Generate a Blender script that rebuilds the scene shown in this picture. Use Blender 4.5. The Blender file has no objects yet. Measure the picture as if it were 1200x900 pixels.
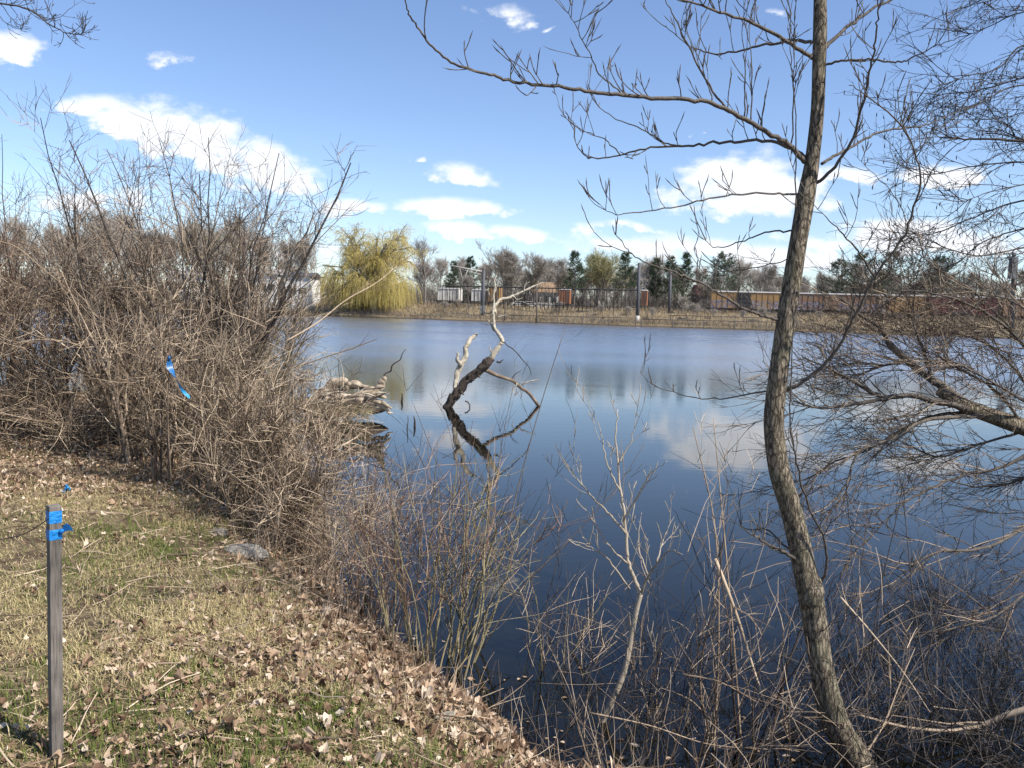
import bpy, math, numpy as np
from mathutils import Matrix, Vector, Euler
R = math.radians
scene = bpy.context.scene
COL = scene.collection

# ------------------------------------------------------------------ camera
CAMZ, FPX = 2.3, 960.0
PITCH, ROLL = 5.13, 1.7
cam_d = bpy.data.cameras.new('camera'); cam = bpy.data.objects.new('camera', cam_d); COL.objects.link(cam)
cam_d.sensor_width = 36.0; cam_d.lens = 36.0 * FPX / 1200.0
cam_d.clip_start = 0.05; cam_d.clip_end = 6000
CR = Matrix.Rotation(R(90 - PITCH), 3, 'X') @ Matrix.Rotation(R(ROLL), 3, 'Z')
cam.matrix_world = Matrix.Translation((0, 0, CAMZ)) @ CR.to_4x4()
scene.camera = cam
CRn = np.array(CR)

def ray(px, py):
    d = CRn @ np.array([(px - 600) / FPX, -(py - 450) / FPX, -1.0])
    return d
def P(px, py, Y):                      # a point of the place at distance Y
    d = ray(px, py); return np.array([0, 0, CAMZ]) + d * (Y / d[1])
def PZ(px, py, z=0.0):                 # a point of the place at height z
    d = ray(px, py); return np.array([0, 0, CAMZ]) + d * ((z - CAMZ) / d[2])

# ------------------------------------------------------------------ light
SUN_AZ, SUN_EL = 121.0, 48.0
sd = Vector((math.sin(R(SUN_AZ)) * math.cos(R(SUN_EL)), math.cos(R(SUN_AZ)) * math.cos(R(SUN_EL)), math.sin(R(SUN_EL))))
sun_d = bpy.data.lights.new('sun', 'SUN'); sun_d.energy = 4.9; sun_d.angle = R(0.55); sun_d.color = (1.0, 0.945, 0.86)
sun = bpy.data.objects.new('sun', sun_d); COL.objects.link(sun)
sun.rotation_euler = sd.to_track_quat('Z', 'Y').to_euler(); sun.location = (30, -20, 40)
scene.view_settings.view_transform = 'Standard'; scene.view_settings.look = 'None'
scene.view_settings.exposure = 0.62; scene.view_settings.gamma = 1.0; scene.view_settings.use_curve_mapping = False
SKY_STRENGTH, CLOUD_VAL = 0.105, 8.0

world = bpy.data.worlds.new('World'); scene.world = world; world.use_nodes = True
def N(nt, typ, **kw):
    n = nt.nodes.new(typ)
    for k, v in kw.items(): setattr(n, k, v)
    return n
def M2(nt, op, a, b=None, c=None, clamp=False):
    n = nt.nodes.new('ShaderNodeMath'); n.operation = op; n.use_clamp = clamp
    for i, v in enumerate((a, b, c)):
        if v is None: continue
        if isinstance(v, (int, float)): n.inputs[i].default_value = v
        else: nt.links.new(v, n.inputs[i])
    return n.outputs[0]
def build_world():
    nt = world.node_tree; nt.nodes.clear(); L = nt.links.new
    out = N(nt, 'ShaderNodeOutputWorld'); bg = N(nt, 'ShaderNodeBackground'); L(bg.outputs[0], out.inputs[0])
    bg.inputs[1].default_value = SKY_STRENGTH
    sky = N(nt, 'ShaderNodeTexSky', sky_type='NISHITA', sun_disc=False)
    sky.sun_elevation = R(SUN_EL); sky.sun_rotation = R(SUN_AZ); sky.altitude = 50
    sky.air_density = 1.0; sky.dust_density = 0.2; sky.ozone_density = 1.6
    tc = N(nt, 'ShaderNodeTexCoord'); sep = N(nt, 'ShaderNodeSeparateXYZ'); L(tc.outputs['Generated'], sep.inputs[0])
    yy = M2(nt, 'MAXIMUM', sep.outputs[1], 0.05)
    u = M2(nt, 'DIVIDE', sep.outputs[0], yy); v = M2(nt, 'DIVIDE', sep.outputs[2], yy)
    cmb = N(nt, 'ShaderNodeCombineXYZ'); L(u, cmb.inputs[0]); L(M2(nt, 'MULTIPLY', v, 1.7), cmb.inputs[1])
    n1 = N(nt, 'ShaderNodeTexNoise'); n1.inputs['Scale'].default_value = 19; n1.inputs['Detail'].default_value = 9; n1.inputs['Roughness'].default_value = 0.58
    L(cmb.outputs[0], n1.inputs['Vector'])
    n2 = N(nt, 'ShaderNodeTexNoise'); n2.inputs['Scale'].default_value = 30; n2.inputs['Detail'].default_value = 5
    L(cmb.outputs[0], n2.inputs['Vector'])
    wx = M2(nt, 'MULTIPLY_ADD', M2(nt, 'SUBTRACT', n2.outputs['Fac'], 0.5), 0.05, u)
    wy = M2(nt, 'MULTIPLY_ADD', M2(nt, 'SUBTRACT', n1.outputs['Fac'], 0.5), 0.035, v)
    # cumulus banks: centre and half size in photo pixels, strength, slope
    cl = [(18, 60, 46, 20, 1, 0), (205, 70, 52, 24, .55, .0), (105, 126, 62, 16, .9, -.1), (160, 150, 70, 24, 1.05, .25),
          (235, 172, 90, 36, 1.1, .3), (310, 200, 75, 30, 1.05, .3), (120, 235, 90, 26, .7, 0), (415, 243, 50, 11, .95, 0), (537, 209, 44, 17, 1, .08),
          (523, 245, 76, 14, 1, -.05), (540, 270, 50, 13, .95, .0), (605, 276, 62, 12, .95, .05), (730, 267, 52, 9, .95, 0),
          (595, 18, 70, 26, .6, .1), (645, 36, 24, 12, .45, -.5), (490, 188, 14, 7, .7, 0), (885, 228, 96, 42, 1.05, 0), (850, 205, 50, 24, .9, 0),
          (985, 207, 60, 13, .95, 0), (1115, 208, 74, 15, .95, 0), (750, 293, 80, 13, 1, 0), (860, 300, 190, 18, 1, .03),
          (1080, 290, 190, 26, .95, 0), (1060, 268, 110, 14, .9, -.05), (820, 158, 24, 9, .45, 0), (440, 305, 120, 10, .6, 0), (300, 290, 200, 22, .6, 0),
          (-150, 150, 160, 40, .9, .1), (1450, 180, 190, 50, 1, 0), (905, 14, 40, 16, .35, 0), (700, -260, 220, 60, .7, .1), (200, -330, 200, 60, .6, 0), (1100, -420, 260, 80, .8, 0)]
    f = None
    for (cx, cy, rx, ry, st, sl) in cl:
        d = ray(cx, cy); cu, cv = d[0] / d[1], d[2] / d[1]
        du = M2(nt, 'SUBTRACT', wx, float(cu)); dv = M2(nt, 'SUBTRACT', wy, float(cv))
        dv = M2(nt, 'MULTIPLY_ADD', du, sl + 0.03, dv)
        a = M2(nt, 'MULTIPLY', du, 960.0 / rx)
        b = M2(nt, 'MAXIMUM', M2(nt, 'MULTIPLY', dv, 960.0 / (ry * 1.15)), M2(nt, 'MULTIPLY', dv, -960.0 / (ry * .75)))
        g = M2(nt, 'MULTIPLY_ADD', a, a, M2(nt, 'MULTIPLY', b, b))
        g = M2(nt, 'SUBTRACT', st, M2(nt, 'MULTIPLY', M2(nt, 'SQRT', g), 0.9))
        f = g if f is None else M2(nt, 'MAXIMUM', f, g)
    f = M2(nt, 'MULTIPLY_ADD', M2(nt, 'SUBTRACT', n1.outputs['Fac'], 0.5), 2.3, f)
    mr = N(nt, 'ShaderNodeMapRange', interpolation_type='SMOOTHSTEP'); L(f, mr.inputs[0])
    mr.inputs[1].default_value = 0.05; mr.inputs[2].default_value = 0.62; mr.inputs[3].default_value = 0; mr.inputs[4].default_value = 0.97
    front = M2(nt, 'GREATER_THAN', sep.outputs[1], 0.06)
    fac = M2(nt, 'MULTIPLY', mr.outputs[0], front)
    tone = N(nt, 'ShaderNodeMix', data_type='RGBA'); L(n2.outputs['Fac'], tone.inputs[0])
    tone.inputs[6].default_value = (CLOUD_VAL * .66, CLOUD_VAL * .71, CLOUD_VAL * .80, 1); tone.inputs[7].default_value = (CLOUD_VAL * 1.06, CLOUD_VAL * 1.06, CLOUD_VAL * 1.08, 1)
    mx = N(nt, 'ShaderNodeMix', data_type='RGBA'); L(fac, mx.inputs[0])
    hue = N(nt, 'ShaderNodeMix', data_type='RGBA', blend_type='MULTIPLY'); hue.inputs[0].default_value = 1; L(sky.outputs[0], hue.inputs[6]); hue.inputs[7].default_value = (.94, .98, 1.12, 1)
    L(hue.outputs[2], mx.inputs[6]); L(tone.outputs[2], mx.inputs[7])
    L(mx.outputs[2], bg.inputs[0])
build_world()

# ------------------------------------------------------------------ helpers
def props(o, label=None, cat=None, group=None, kind=None):
    if label: o['label'] = label
    if cat: o['category'] = cat
    if group: o['group'] = group
    if kind: o['kind'] = kind
    return o
def thing(name, label, cat, loc=(0, 0, 0), group=None):
    o = bpy.data.objects.new(name, None); COL.objects.link(o); o.location = [float(q) for q in loc]
    o.empty_display_size = 0.2
    return props(o, label, cat, group)
def wloc(o):
    v = np.zeros(3)
    while o is not None: v = v + np.array(o.location); o = o.parent
    return v
def norm(v): return v / np.maximum(np.linalg.norm(v, axis=-1, keepdims=True), 1e-9)

class Acc:
    """collects shapes that become ONE mesh"""
    def __init__(s): s.v = []; s.f = []; s.t = []; s.n = 0
    def raw(s, v, f, tint=0.5):
        v = np.asarray(v, float).reshape(-1, 3); f = np.asarray(f, np.int64)
        s.v.append(v); s.f.append(f + s.n)
        s.t.append(np.broadcast_to(np.asarray(tint, float), (len(v),)).copy()); s.n += len(v)
    def tubes(s, pts, rad, sides=4, tint=0.5):
        pts = np.asarray(pts, float); M, K, _ = pts.shape
        rad = np.broadcast_to(np.asarray(rad, float), (M, K))
        t = np.empty_like(pts); t[:, 1:-1] = pts[:, 2:] - pts[:, :-2]; t[:, 0] = pts[:, 1] - pts[:, 0]; t[:, -1] = pts[:, -1] - pts[:, -2]
        t = norm(t)
        mean = norm(pts[:, -1] - pts[:, 0] + 1e-6)
        ax = np.argmin(np.abs(mean), axis=1); ref = np.eye(3)[ax][:, None, :]
        a = norm(np.cross(t, np.broadcast_to(ref, t.shape))); b = np.cross(t, a)
        th = np.arange(sides) * 2 * np.pi / sides
        ring = a[:, :, None, :] * np.cos(th)[None, None, :, None] + b[:, :, None, :] * np.sin(th)[None, None, :, None]
        v = pts[:, :, None, :] + ring * rad[:, :, None, None]
        idx = np.arange(M * K * sides).reshape(M, K, sides)
        nx = np.roll(idx, -1, axis=2)
        f = np.stack([idx[:, :-1], nx[:, :-1], nx[:, 1:], idx[:, 1:]], axis=-1).reshape(-1, 4)
        tt = np.broadcast_to(np.asarray(tint, float).reshape(-1, 1), (M, K * sides)).reshape(-1) if np.ndim(tint) else tint
        s.raw(v.reshape(-1, 3), f, tt)
    def tube(s, pts, rad, sides=8, tint=0.5, cap=True, noise=0, rng=None):
        pts = np.asarray(pts, float); n0 = s.n
        K = len(pts); rad = np.broadcast_to(np.asarray(rad, float), (K,))
        s.tubes(pts[None], rad[None], sides, tint)
        if noise:
            v = s.v[-1].reshape(K, sides, 3); c = pts[:, None, :]
            q = np.zeros((K, sides, 1)); rm = float(rad.mean())
            th = (np.arange(sides) * 2 * np.pi / sides)[None, :]; sl = np.concatenate([[0], np.cumsum(np.linalg.norm(np.diff(pts, axis=0), axis=1))])[:, None] / rm
            for kk_ in (1, 2, 2, 3, 3, 4, 5, 6):
                for _ in range(2): q[..., 0] += np.sin(kk_ * th + sl * rng.normal(0, .30 + .06 * kk_) + rng.uniform(0, 6.28) + 1.2 * np.sin(sl * rng.uniform(.1, .5) + rng.uniform(0, 6))) / kk_ ** .7
            q *= noise * .42
            s.v[-1] = (c + (v - c) * (1 + q)).reshape(-1, 3)
        if cap:
            for k, fl in ((0, True), (K - 1, False)):
                ring = n0 + k * sides + np.arange(sides)
                cidx = s.n; s.raw([pts[k]], np.zeros((0, 4)), tint)
                s.f.append(np.stack([np.full(sides, cidx), *( (np.roll(ring, -1), ring) if fl else (ring, np.roll(ring, -1)) )], axis=-1))
    def box(s, c, size, rot=None, tint=0.5):
        c = np.asarray(c, float); h = np.asarray(size, float) / 2
        q = np.array([[x, y, z] for x in (-1, 1) for y in (-1, 1) for z in (-1, 1)]) * h
        if rot is not None: q = q @ np.asarray(rot).T
        s.raw(q + c, [[0, 1, 3, 2], [4, 6, 7, 5], [0, 4, 5, 1], [2, 3, 7, 6], [0, 2, 6, 4], [1, 5, 7, 3]], tint)
    def prism(s, poly, a0, a1, axis=0, tint=0.5):       # 2-D outline swept along an axis
        poly = np.asarray(poly, float); n = len(poly)
        def put(a):
            q = np.zeros((n, 3)); o = [i for i in range(3) if i != axis]; q[:, o[0]] = poly[:, 0]; q[:, o[1]] = poly[:, 1]; q[:, axis] = a; return q
        n0 = s.n; s.raw(np.vstack([put(a0), put(a1)]), np.zeros((0, 4)), tint)
        i = np.arange(n); j = (i + 1) % n
        s.f.append(np.stack([i, j, j + n, i + n], axis=-1) + n0)
        s.ng = getattr(s, 'ng', []); s.ng.append([n0 + k for k in range(n)][::-1]); s.ng.append([n0 + n + k for k in range(n)])
    def build(s, name, mat, parent=None, smooth=True):
        V = np.vstack(s.v); T = np.concatenate(s.t)
        if parent is not None: V = V - wloc(parent)
        q = [f for f in s.f if f.ndim == 2 and f.shape[1] == 4 and len(f)]; t = [f for f in s.f if f.ndim == 2 and f.shape[1] == 3 and len(f)]
        ng = getattr(s, 'ng', [])
        loops = []; starts = []; tot = 0
        for grp, w in ((q, 4), (t, 3)):
            if grp:
                a = np.vstack(grp); loops.append(a.reshape(-1)); starts.append(tot + np.arange(len(a)) * w); tot += a.size
        for g in ng: loops.append(np.array(g)); starts.append(np.array([tot])); tot += len(g)
        lo = np.concatenate(loops).astype(np.int32); st = np.concatenate(starts).astype(np.int32)
        me = bpy.data.meshes.new(name)
        me.vertices.add(len(V)); me.vertices.foreach_set('co', V.astype(np.float32).reshape(-1))
        me.loops.add(len(lo)); me.loops.foreach_set('vertex_index', lo)
        me.polygons.add(len(st)); me.polygons.foreach_set('loop_start', st)
        me.polygons.foreach_set('use_smooth', np.full(len(st), bool(smooth)))
        me.update(calc_edges=True)
        at = me.attributes.new('tint', 'FLOAT', 'POINT'); at.data.foreach_set('value', T.astype(np.float32))
        me.materials.append(mat)
        o = bpy.data.objects.new(name, me); COL.objects.link(o)
        if parent is not None: o.parent = parent
        return o

def copy_tree(o, parent=None):
    c = o.copy(); COL.objects.link(c); c.parent = parent
    for ch in list(o.children): copy_tree(ch, c)
    return c

def spline(pts, n):
    p = np.asarray(pts, float); m = len(p)
    q = np.vstack([2 * p[0] - p[1], p, 2 * p[-1] - p[-2]])
    u = np.linspace(0, m - 1 - 1e-6, n); i = u.astype(int); t = (u - i)[:, None]
    a, b, c, d = q[i], q[i + 1], q[i + 2], q[i + 3]
    return 0.5 * (2 * b + (c - a) * t + (2 * a - 5 * b + 4 * c - d) * t * t + (3 * b - a - 3 * c + d) * t ** 3)
def grow(rng, start, d, length, n, wob, trop=(0, 0, 1), k=0.0):
    M = len(start); d = norm(np.asarray(d, float)); p = np.asarray(start, float).copy()
    out = [p.copy()]; st = (np.asarray(length, float) / n).reshape(-1, 1); trop = np.asarray(trop, float)
    for i in range(n):
        d = norm(d + rng.normal(0, wob, (M, 3)) + k * trop); p = p + d * st; out.append(p.copy())
    return np.stack(out, 1)
def spawn(rng, pts, kk, t0, t1, ang, spread=0.25, up=0.0):
    """kk children on every polyline: start, direction, parent index, t"""
    M, K, _ = pts.shape; par = np.repeat(np.arange(M), kk)
    t = rng.uniform(t0, t1, len(par)); x = t * (K - 1); i = np.minimum(x.astype(int), K - 2); fr = (x - i)[:, None]
    a = pts[par, i]; b = pts[par, i + 1]; s = a + (b - a) * fr; tan = norm(b - a)
    r = rng.normal(0, 1, s.shape); r = norm(r - (r * tan).sum(1, keepdims=True) * tan)
    an = ang + rng.normal(0, spread, len(par)); an = an[:, None]
    d = tan * np.cos(an) + r * np.sin(an); d[:, 2] += up
    return s, d, par, t
def taper(r0, n, tip=0.25, p=1.0):
    t = np.linspace(0, 1, n + 1)[None]; r0 = np.asarray(r0, float).reshape(-1, 1)
    return r0 * (tip + (1 - tip) * (1 - t) ** p)

# ------------------------------------------------------------------ materials
def new_mat(name):
    m = bpy.data.materials.new(name); m.use_nodes = True; nt = m.node_tree
    b = nt.nodes.get('Principled BSDF'); return m, nt, b
def tintmat(name, cols, rough=0.85, nscale=6.0, namp=0.5, bump=0.0, bscale=20, stretch=None, spec=0.3, trans=0.0):
    """colour ramp over (per-piece tint + noise); real colour variety of the pieces"""
    m, nt, b = new_mat(name); L = nt.links.new
    at = N(nt, 'ShaderNodeAttribute', attribute_name='tint'); tc = N(nt, 'ShaderNodeTexCoord')
    src = tc.outputs['Object']
    if stretch:
        mp = N(nt, 'ShaderNodeMapping'); mp.inputs['Scale'].default_value = stretch; L(src, mp.inputs[0]); src = mp.outputs[0]
    nz = N(nt, 'ShaderNodeTexNoise'); nz.inputs['Scale'].default_value = nscale; nz.inputs['Detail'].default_value = 4; L(src, nz.inputs['Vector'])
    f = M2(nt, 'MULTIPLY_ADD', M2(nt, 'SUBTRACT', nz.outputs['Fac'], 0.5), namp * 2, at.outputs['Fac'], clamp=True)
    rp = N(nt, 'ShaderNodeValToRGB'); L(f, rp.inputs[0]); el = rp.color_ramp.elements
    while len(el) < len(cols): el.new(0.5)
    for i, c in enumerate(cols): el[i].position = i / (len(cols) - 1); el[i].color = (*c, 1)
    L(rp.outputs[0], b.inputs['Base Color']); b.inputs['Roughness'].default_value = rough; b.inputs['Specular IOR Level'].default_value = spec
    if bump:
        n2 = N(nt, 'ShaderNodeTexNoise'); n2.inputs['Scale'].default_value = bscale; n2.inputs['Detail'].default_value = 5; L(src, n2.inputs['Vector'])
        bp = N(nt, 'ShaderNodeBump'); bp.inputs['Strength'].default_value = bump; bp.inputs['Distance'].default_value = 0.02
        L(n2.outputs['Fac'], bp.inputs['Height']); L(bp.outputs[0], b.inputs['Normal'])
    if trans:
        out = nt.nodes['Material Output']; tr = N(nt, 'ShaderNodeBsdfTranslucent'); L(rp.outputs[0], tr.inputs[0])
        mx = N(nt, 'ShaderNodeMixShader'); mx.inputs[0].default_value = trans; L(b.outputs[0], mx.inputs[1]); L(tr.outputs[0], mx.inputs[2]); L(mx.outputs[0], out.inputs[0])
    return m
MT = {}
MT['tan'] = tintmat('twig_tan', [(.045, .032, .022), (.23, .168, .112), (.56, .44, .31)], nscale=3)
MT['grey'] = tintmat('twig_grey', [(.032, .023, .017), (.15, .11, .078), (.43, .335, .24)], nscale=3)
MT['dark'] = tintmat('twig_dark', [(.022, .019, .017), (.055, .046, .04), (.12, .10, .085)], nscale=4)
MT['red'] = tintmat('twig_red', [(.06, .03, .02), (.19, .11, .07), (.40, .28, .19)], nscale=3)
MT['olive'] = tintmat('twig_olive', [(.09, .075, .04), (.20, .17, .09), (.33, .28, .17)], nscale=3)
MT['bleached'] = tintmat('bleached_wood', [(.10, .08, .055), (.40, .35, .265), (.64, .58, .48)], nscale=13, namp=.75, bump=.9, bscale=38)
MT['pale'] = tintmat('pale_smooth_bark', [(.16, .13, .095), (.33, .28, .21), (.52, .45, .36)], nscale=8)
MT['brown'] = tintmat('twig_brown', [(.025, .018, .014), (.115, .08, .055), (.40, .31, .22)], nscale=3)
MT['drift'] = tintmat('driftwood', [(.07, .052, .037), (.34, .275, .20), (.62, .54, .42)], nscale=7, namp=.8, bump=.7, bscale=26)
MT['rotbark'] = tintmat('dark_rotten_bark', [(.018, .014, .011), (.05, .038, .03), (.12, .09, .07)], nscale=9, bump=.9, bscale=25)
MT['leaf'] = tintmat('dead_leaf', [(.07, .036, .022), (.22, .138, .085), (.43, .31, .205), (.66, .55, .43)], nscale=8, namp=.15, trans=.12, spec=.25, rough=.7)
MT['grass'] = tintmat('grass_blade', [(.07, .12, .022), (.17, .19, .05), (.42, .335, .165), (.60, .50, .29)], nscale=2, namp=.1, trans=.2, spec=.2)
MT['farbark'] = tintmat('far_tree_bark', [(.08, .07, .06), (.18, .16, .14), (.28, .255, .225)], nscale=.6)
MT['fartwig'] = tintmat('far_twigs', [(.16, .14, .12), (.29, .255, .22), (.40, .36, .31)], nscale=.3)
MT['budtwig'] = tintmat('budding_twigs', [(.20, .19, .09), (.34, .32, .17), (.46, .43, .25)], nscale=.3)
MT['needle'] = tintmat('pine_needles', [(.02, .036, .02), (.045, .075, .04), (.085, .12, .06)], nscale=.7, namp=.35)
MT['willow'] = tintmat('willow_strands', [(.22, .17, .05), (.42, .34, .10), (.60, .49, .19)], nscale=.3, namp=.3, trans=.25)
MT['drygrass'] = tintmat('dry_bank_grass', [(.12, .09, .055), (.27, .205, .125), (.41, .33, .21)], nscale=.3, trans=.1)

def bark_mat():
    m, nt, b = new_mat('furrowed_bark'); L = nt.links.new
    tc = N(nt, 'ShaderNodeTexCoord'); mp = N(nt, 'ShaderNodeMapping'); mp.inputs['Scale'].default_value = (1, 1, .26); L(tc.outputs['Object'], mp.inputs[0])
    nz = N(nt, 'ShaderNodeTexNoise'); nz.inputs['Scale'].default_value = 62; nz.inputs['Detail'].default_value = 6; nz.inputs['Roughness'].default_value = .65; L(mp.outputs[0], nz.inputs['Vector'])
    vo = N(nt, 'ShaderNodeTexVoronoi', feature='DISTANCE_TO_EDGE'); vo.inputs['Scale'].default_value = 58; ds = N(nt, 'ShaderNodeVectorMath', operation='MULTIPLY_ADD'); L(nz.outputs['Color'], ds.inputs[0]); ds.inputs[1].default_value = (.03, .03, .03); L(mp.outputs[0], ds.inputs[2]); L(ds.outputs[0], vo.inputs['Vector'])
    n3 = N(nt, 'ShaderNodeTexNoise'); n3.inputs['Scale'].default_value = 7; n3.inputs['Detail'].default_value = 5; L(tc.outputs['Object'], n3.inputs['Vector'])
    h = M2(nt, 'MULTIPLY_ADD', nz.outputs['Fac'], 1.3, M2(nt, 'MINIMUM', M2(nt, 'MULTIPLY', vo.outputs[0], 2.0), .4))
    rp = N(nt, 'ShaderNodeValToRGB'); L(M2(nt, 'MULTIPLY_ADD', nz.outputs['Fac'], .75, M2(nt, 'MINIMUM', M2(nt, 'MULTIPLY', vo.outputs[0], 1.4), .24)), rp.inputs[0]); e = rp.color_ramp.elements
    e[0].position = .36; e[0].color = (.045, .036, .027, 1); e[1].position = .70; e[1].color = (.33, .275, .20, 1)
    mx = N(nt, 'ShaderNodeMix', data_type='RGBA'); L(M2(nt, 'MULTIPLY', M2(nt, 'GREATER_THAN', n3.outputs['Fac'], .56), .25), mx.inputs[0])
    L(rp.outputs[0], mx.inputs[6]); mx.inputs[7].default_value = (.20, .20, .12, 1); L(mx.outputs[2], b.inputs['Base Color'])
    bp = N(nt, 'ShaderNodeBump'); bp.inputs['Strength'].default_value = 1.0; bp.inputs['Distance'].default_value = .016; L(h, bp.inputs['Height']); L(bp.outputs[0], b.inputs['Normal'])
    b.inputs['Roughness'].default_value = .9; b.inputs['Specular IOR Level'].default_value = .2
    return m
MT['bark'] = bark_mat()
MT['limb'] = tintmat('limb_bark', [(.04, .034, .03), (.10, .084, .07), (.17, .145, .115)], nscale=20, bump=.5, bscale=60)
def paint(name, col, rough=.55, dirt=.35, scale=1.2, dirtcol=(.12, .10, .085), metal=0.0, zs=1.0):
    m, nt, b = new_mat(name); L = nt.links.new
    tc = N(nt, 'ShaderNodeTexCoord'); mp = N(nt, 'ShaderNodeMapping'); mp.inputs['Scale'].default_value = (1, 1, zs); L(tc.outputs['Object'], mp.inputs[0])
    nz = N(nt, 'ShaderNodeTexNoise'); nz.inputs['Scale'].default_value = scale; nz.inputs['Detail'].default_value = 6; nz.inputs['Roughness'].default_value = .6; L(mp.outputs[0], nz.inputs['Vector'])
    mr = N(nt, 'ShaderNodeMapRange', interpolation_type='SMOOTHSTEP'); L(nz.outputs['Fac'], mr.inputs[0]); mr.inputs[1].default_value = .42; mr.inputs[2].default_value = .7; mr.inputs[4].default_value = dirt
    mx = N(nt, 'ShaderNodeMix', data_type='RGBA'); L(mr.outputs[0], mx.inputs[0]); mx.inputs[6].default_value = (*col, 1); mx.inputs[7].default_value = (*dirtcol, 1)
    L(mx.outputs[2], b.inputs['Base Color']); b.inputs['Roughness'].default_value = rough; b.inputs['Metallic'].default_value = metal
    return m

# ------------------------------------------------------------------ terrain
def track_y(X): return 182.0 - 0.22 * X
near_px = [(668, 925), (640, 897), (598, 868), (552, 836), (512, 795), (474, 762), (432, 735), (402, 700), (388, 650), (380, 605), (366, 565),
           (352, 535), (346, 505), (332, 492), (280, 488), (200, 486), (110, 484), (20, 480), (-80, 476), (-190, 468)]
poly = [tuple(PZ(*q)[:2]) for q in near_px]
poly += [(-24, 23), (-42, 30), (-72, 52), (-98, 90), (-108, 128), (-92, 158), (-66, 170)]
rngs = np.random.default_rng(3)
for X in range(-50, 150, 6): poly.append((X, track_y(X) - 22 + 1.6 * math.sin(X * .21) + rngs.normal(0, .7)))
poly += [(165, 110), (130, 55), (70, 27), (34, 16), (16, 10), (9.5, 7.0), (6.2, 5.1), (4.0, 4.2), (2.4, 3.75), (1.2, 3.65)]
PG = np.array(poly)
def shore_d(x, y):
    """signed distance to the waterline, positive on land"""
    x = np.asarray(x, float).reshape(-1); y = np.asarray(y, float).reshape(-1)
    best = np.full(x.shape, 1e9); inside = np.zeros(x.shape, bool)
    for i in range(len(PG)):
        (ax, ay), (bx, by) = PG[i], PG[(i + 1) % len(PG)]
        ex, ey = bx - ax, by - ay; t = np.clip(((x - ax) * ex + (y - ay) * ey) / (ex * ex + ey * ey), 0, 1)
        best = np.minimum(best, (x - ax - t * ex) ** 2 + (y - ay - t * ey) ** 2)
        c = ((ay > y) != (by > y)); xi = ax + (y - ay) * ex / (ey if abs(ey) > 1e-12 else 1e-12)
        inside ^= c & (x < xi)
    d = np.sqrt(best); return np.where(inside, -d, d)
def wav(x, y, s, seed):
    r = np.random.default_rng(seed); o = 0
    for k in range(5):
        a = r.uniform(0, 6.28); f = s * r.uniform(.6, 1.7); o = o + np.sin((x * np.cos(a) + y * np.sin(a)) * f + r.uniform(0, 6.28))
    return o / 5
def ss(a, b, x): t = np.clip((x - a) / (b - a), 0, 1); return t * t * (3 - 2 * t)
def gz(x, y):
    x = np.asarray(x, float); y = np.asarray(y, float); shp = x.shape; x = x.reshape(-1); y = y.reshape(-1)
    d = shore_d(x, y) + .07 * wav(x, y, 5.5, 1) * ss(60, 30, y) + .03 * wav(x, y, 13, 5) * ss(60, 30, y)
    far = ss(60, 120, y)
    land_n = .66 * (1 - np.exp(-np.maximum(d, 0) / .62)) + .05 * wav(x, y, 1.6, 2) * ss(.3, 2, d) + .018 * wav(x, y, 9, 3) * ss(.1, .6, d)
    land_f = .5 * (1 - np.exp(-np.maximum(d, 0) / .8)) + 2.6 * ss(2, 17, d) + .12 * wav(x, y, .5, 4) * ss(1, 4, d) + 4.2 * ss(30, 110, y - track_y(x))
    bed = -(1.3 * (1 - np.exp(np.minimum(d, 0) / 2.4))) - .02
    z = np.where(d > 0, land_n * (1 - far) + land_f * far, bed)
    return z.reshape(shp)
def g1(x, y): return float(gz(np.array([x]), np.array([y]))[0])
def PG_(px, py):                      # pixel -> ground point
    z = .6
    for _ in range(6):
        q = PZ(px, py, z); z = max(0.0, g1(q[0], q[1]))
    q = PZ(px, py, z); return np.array([q[0], q[1], g1(q[0], q[1])])

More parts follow.
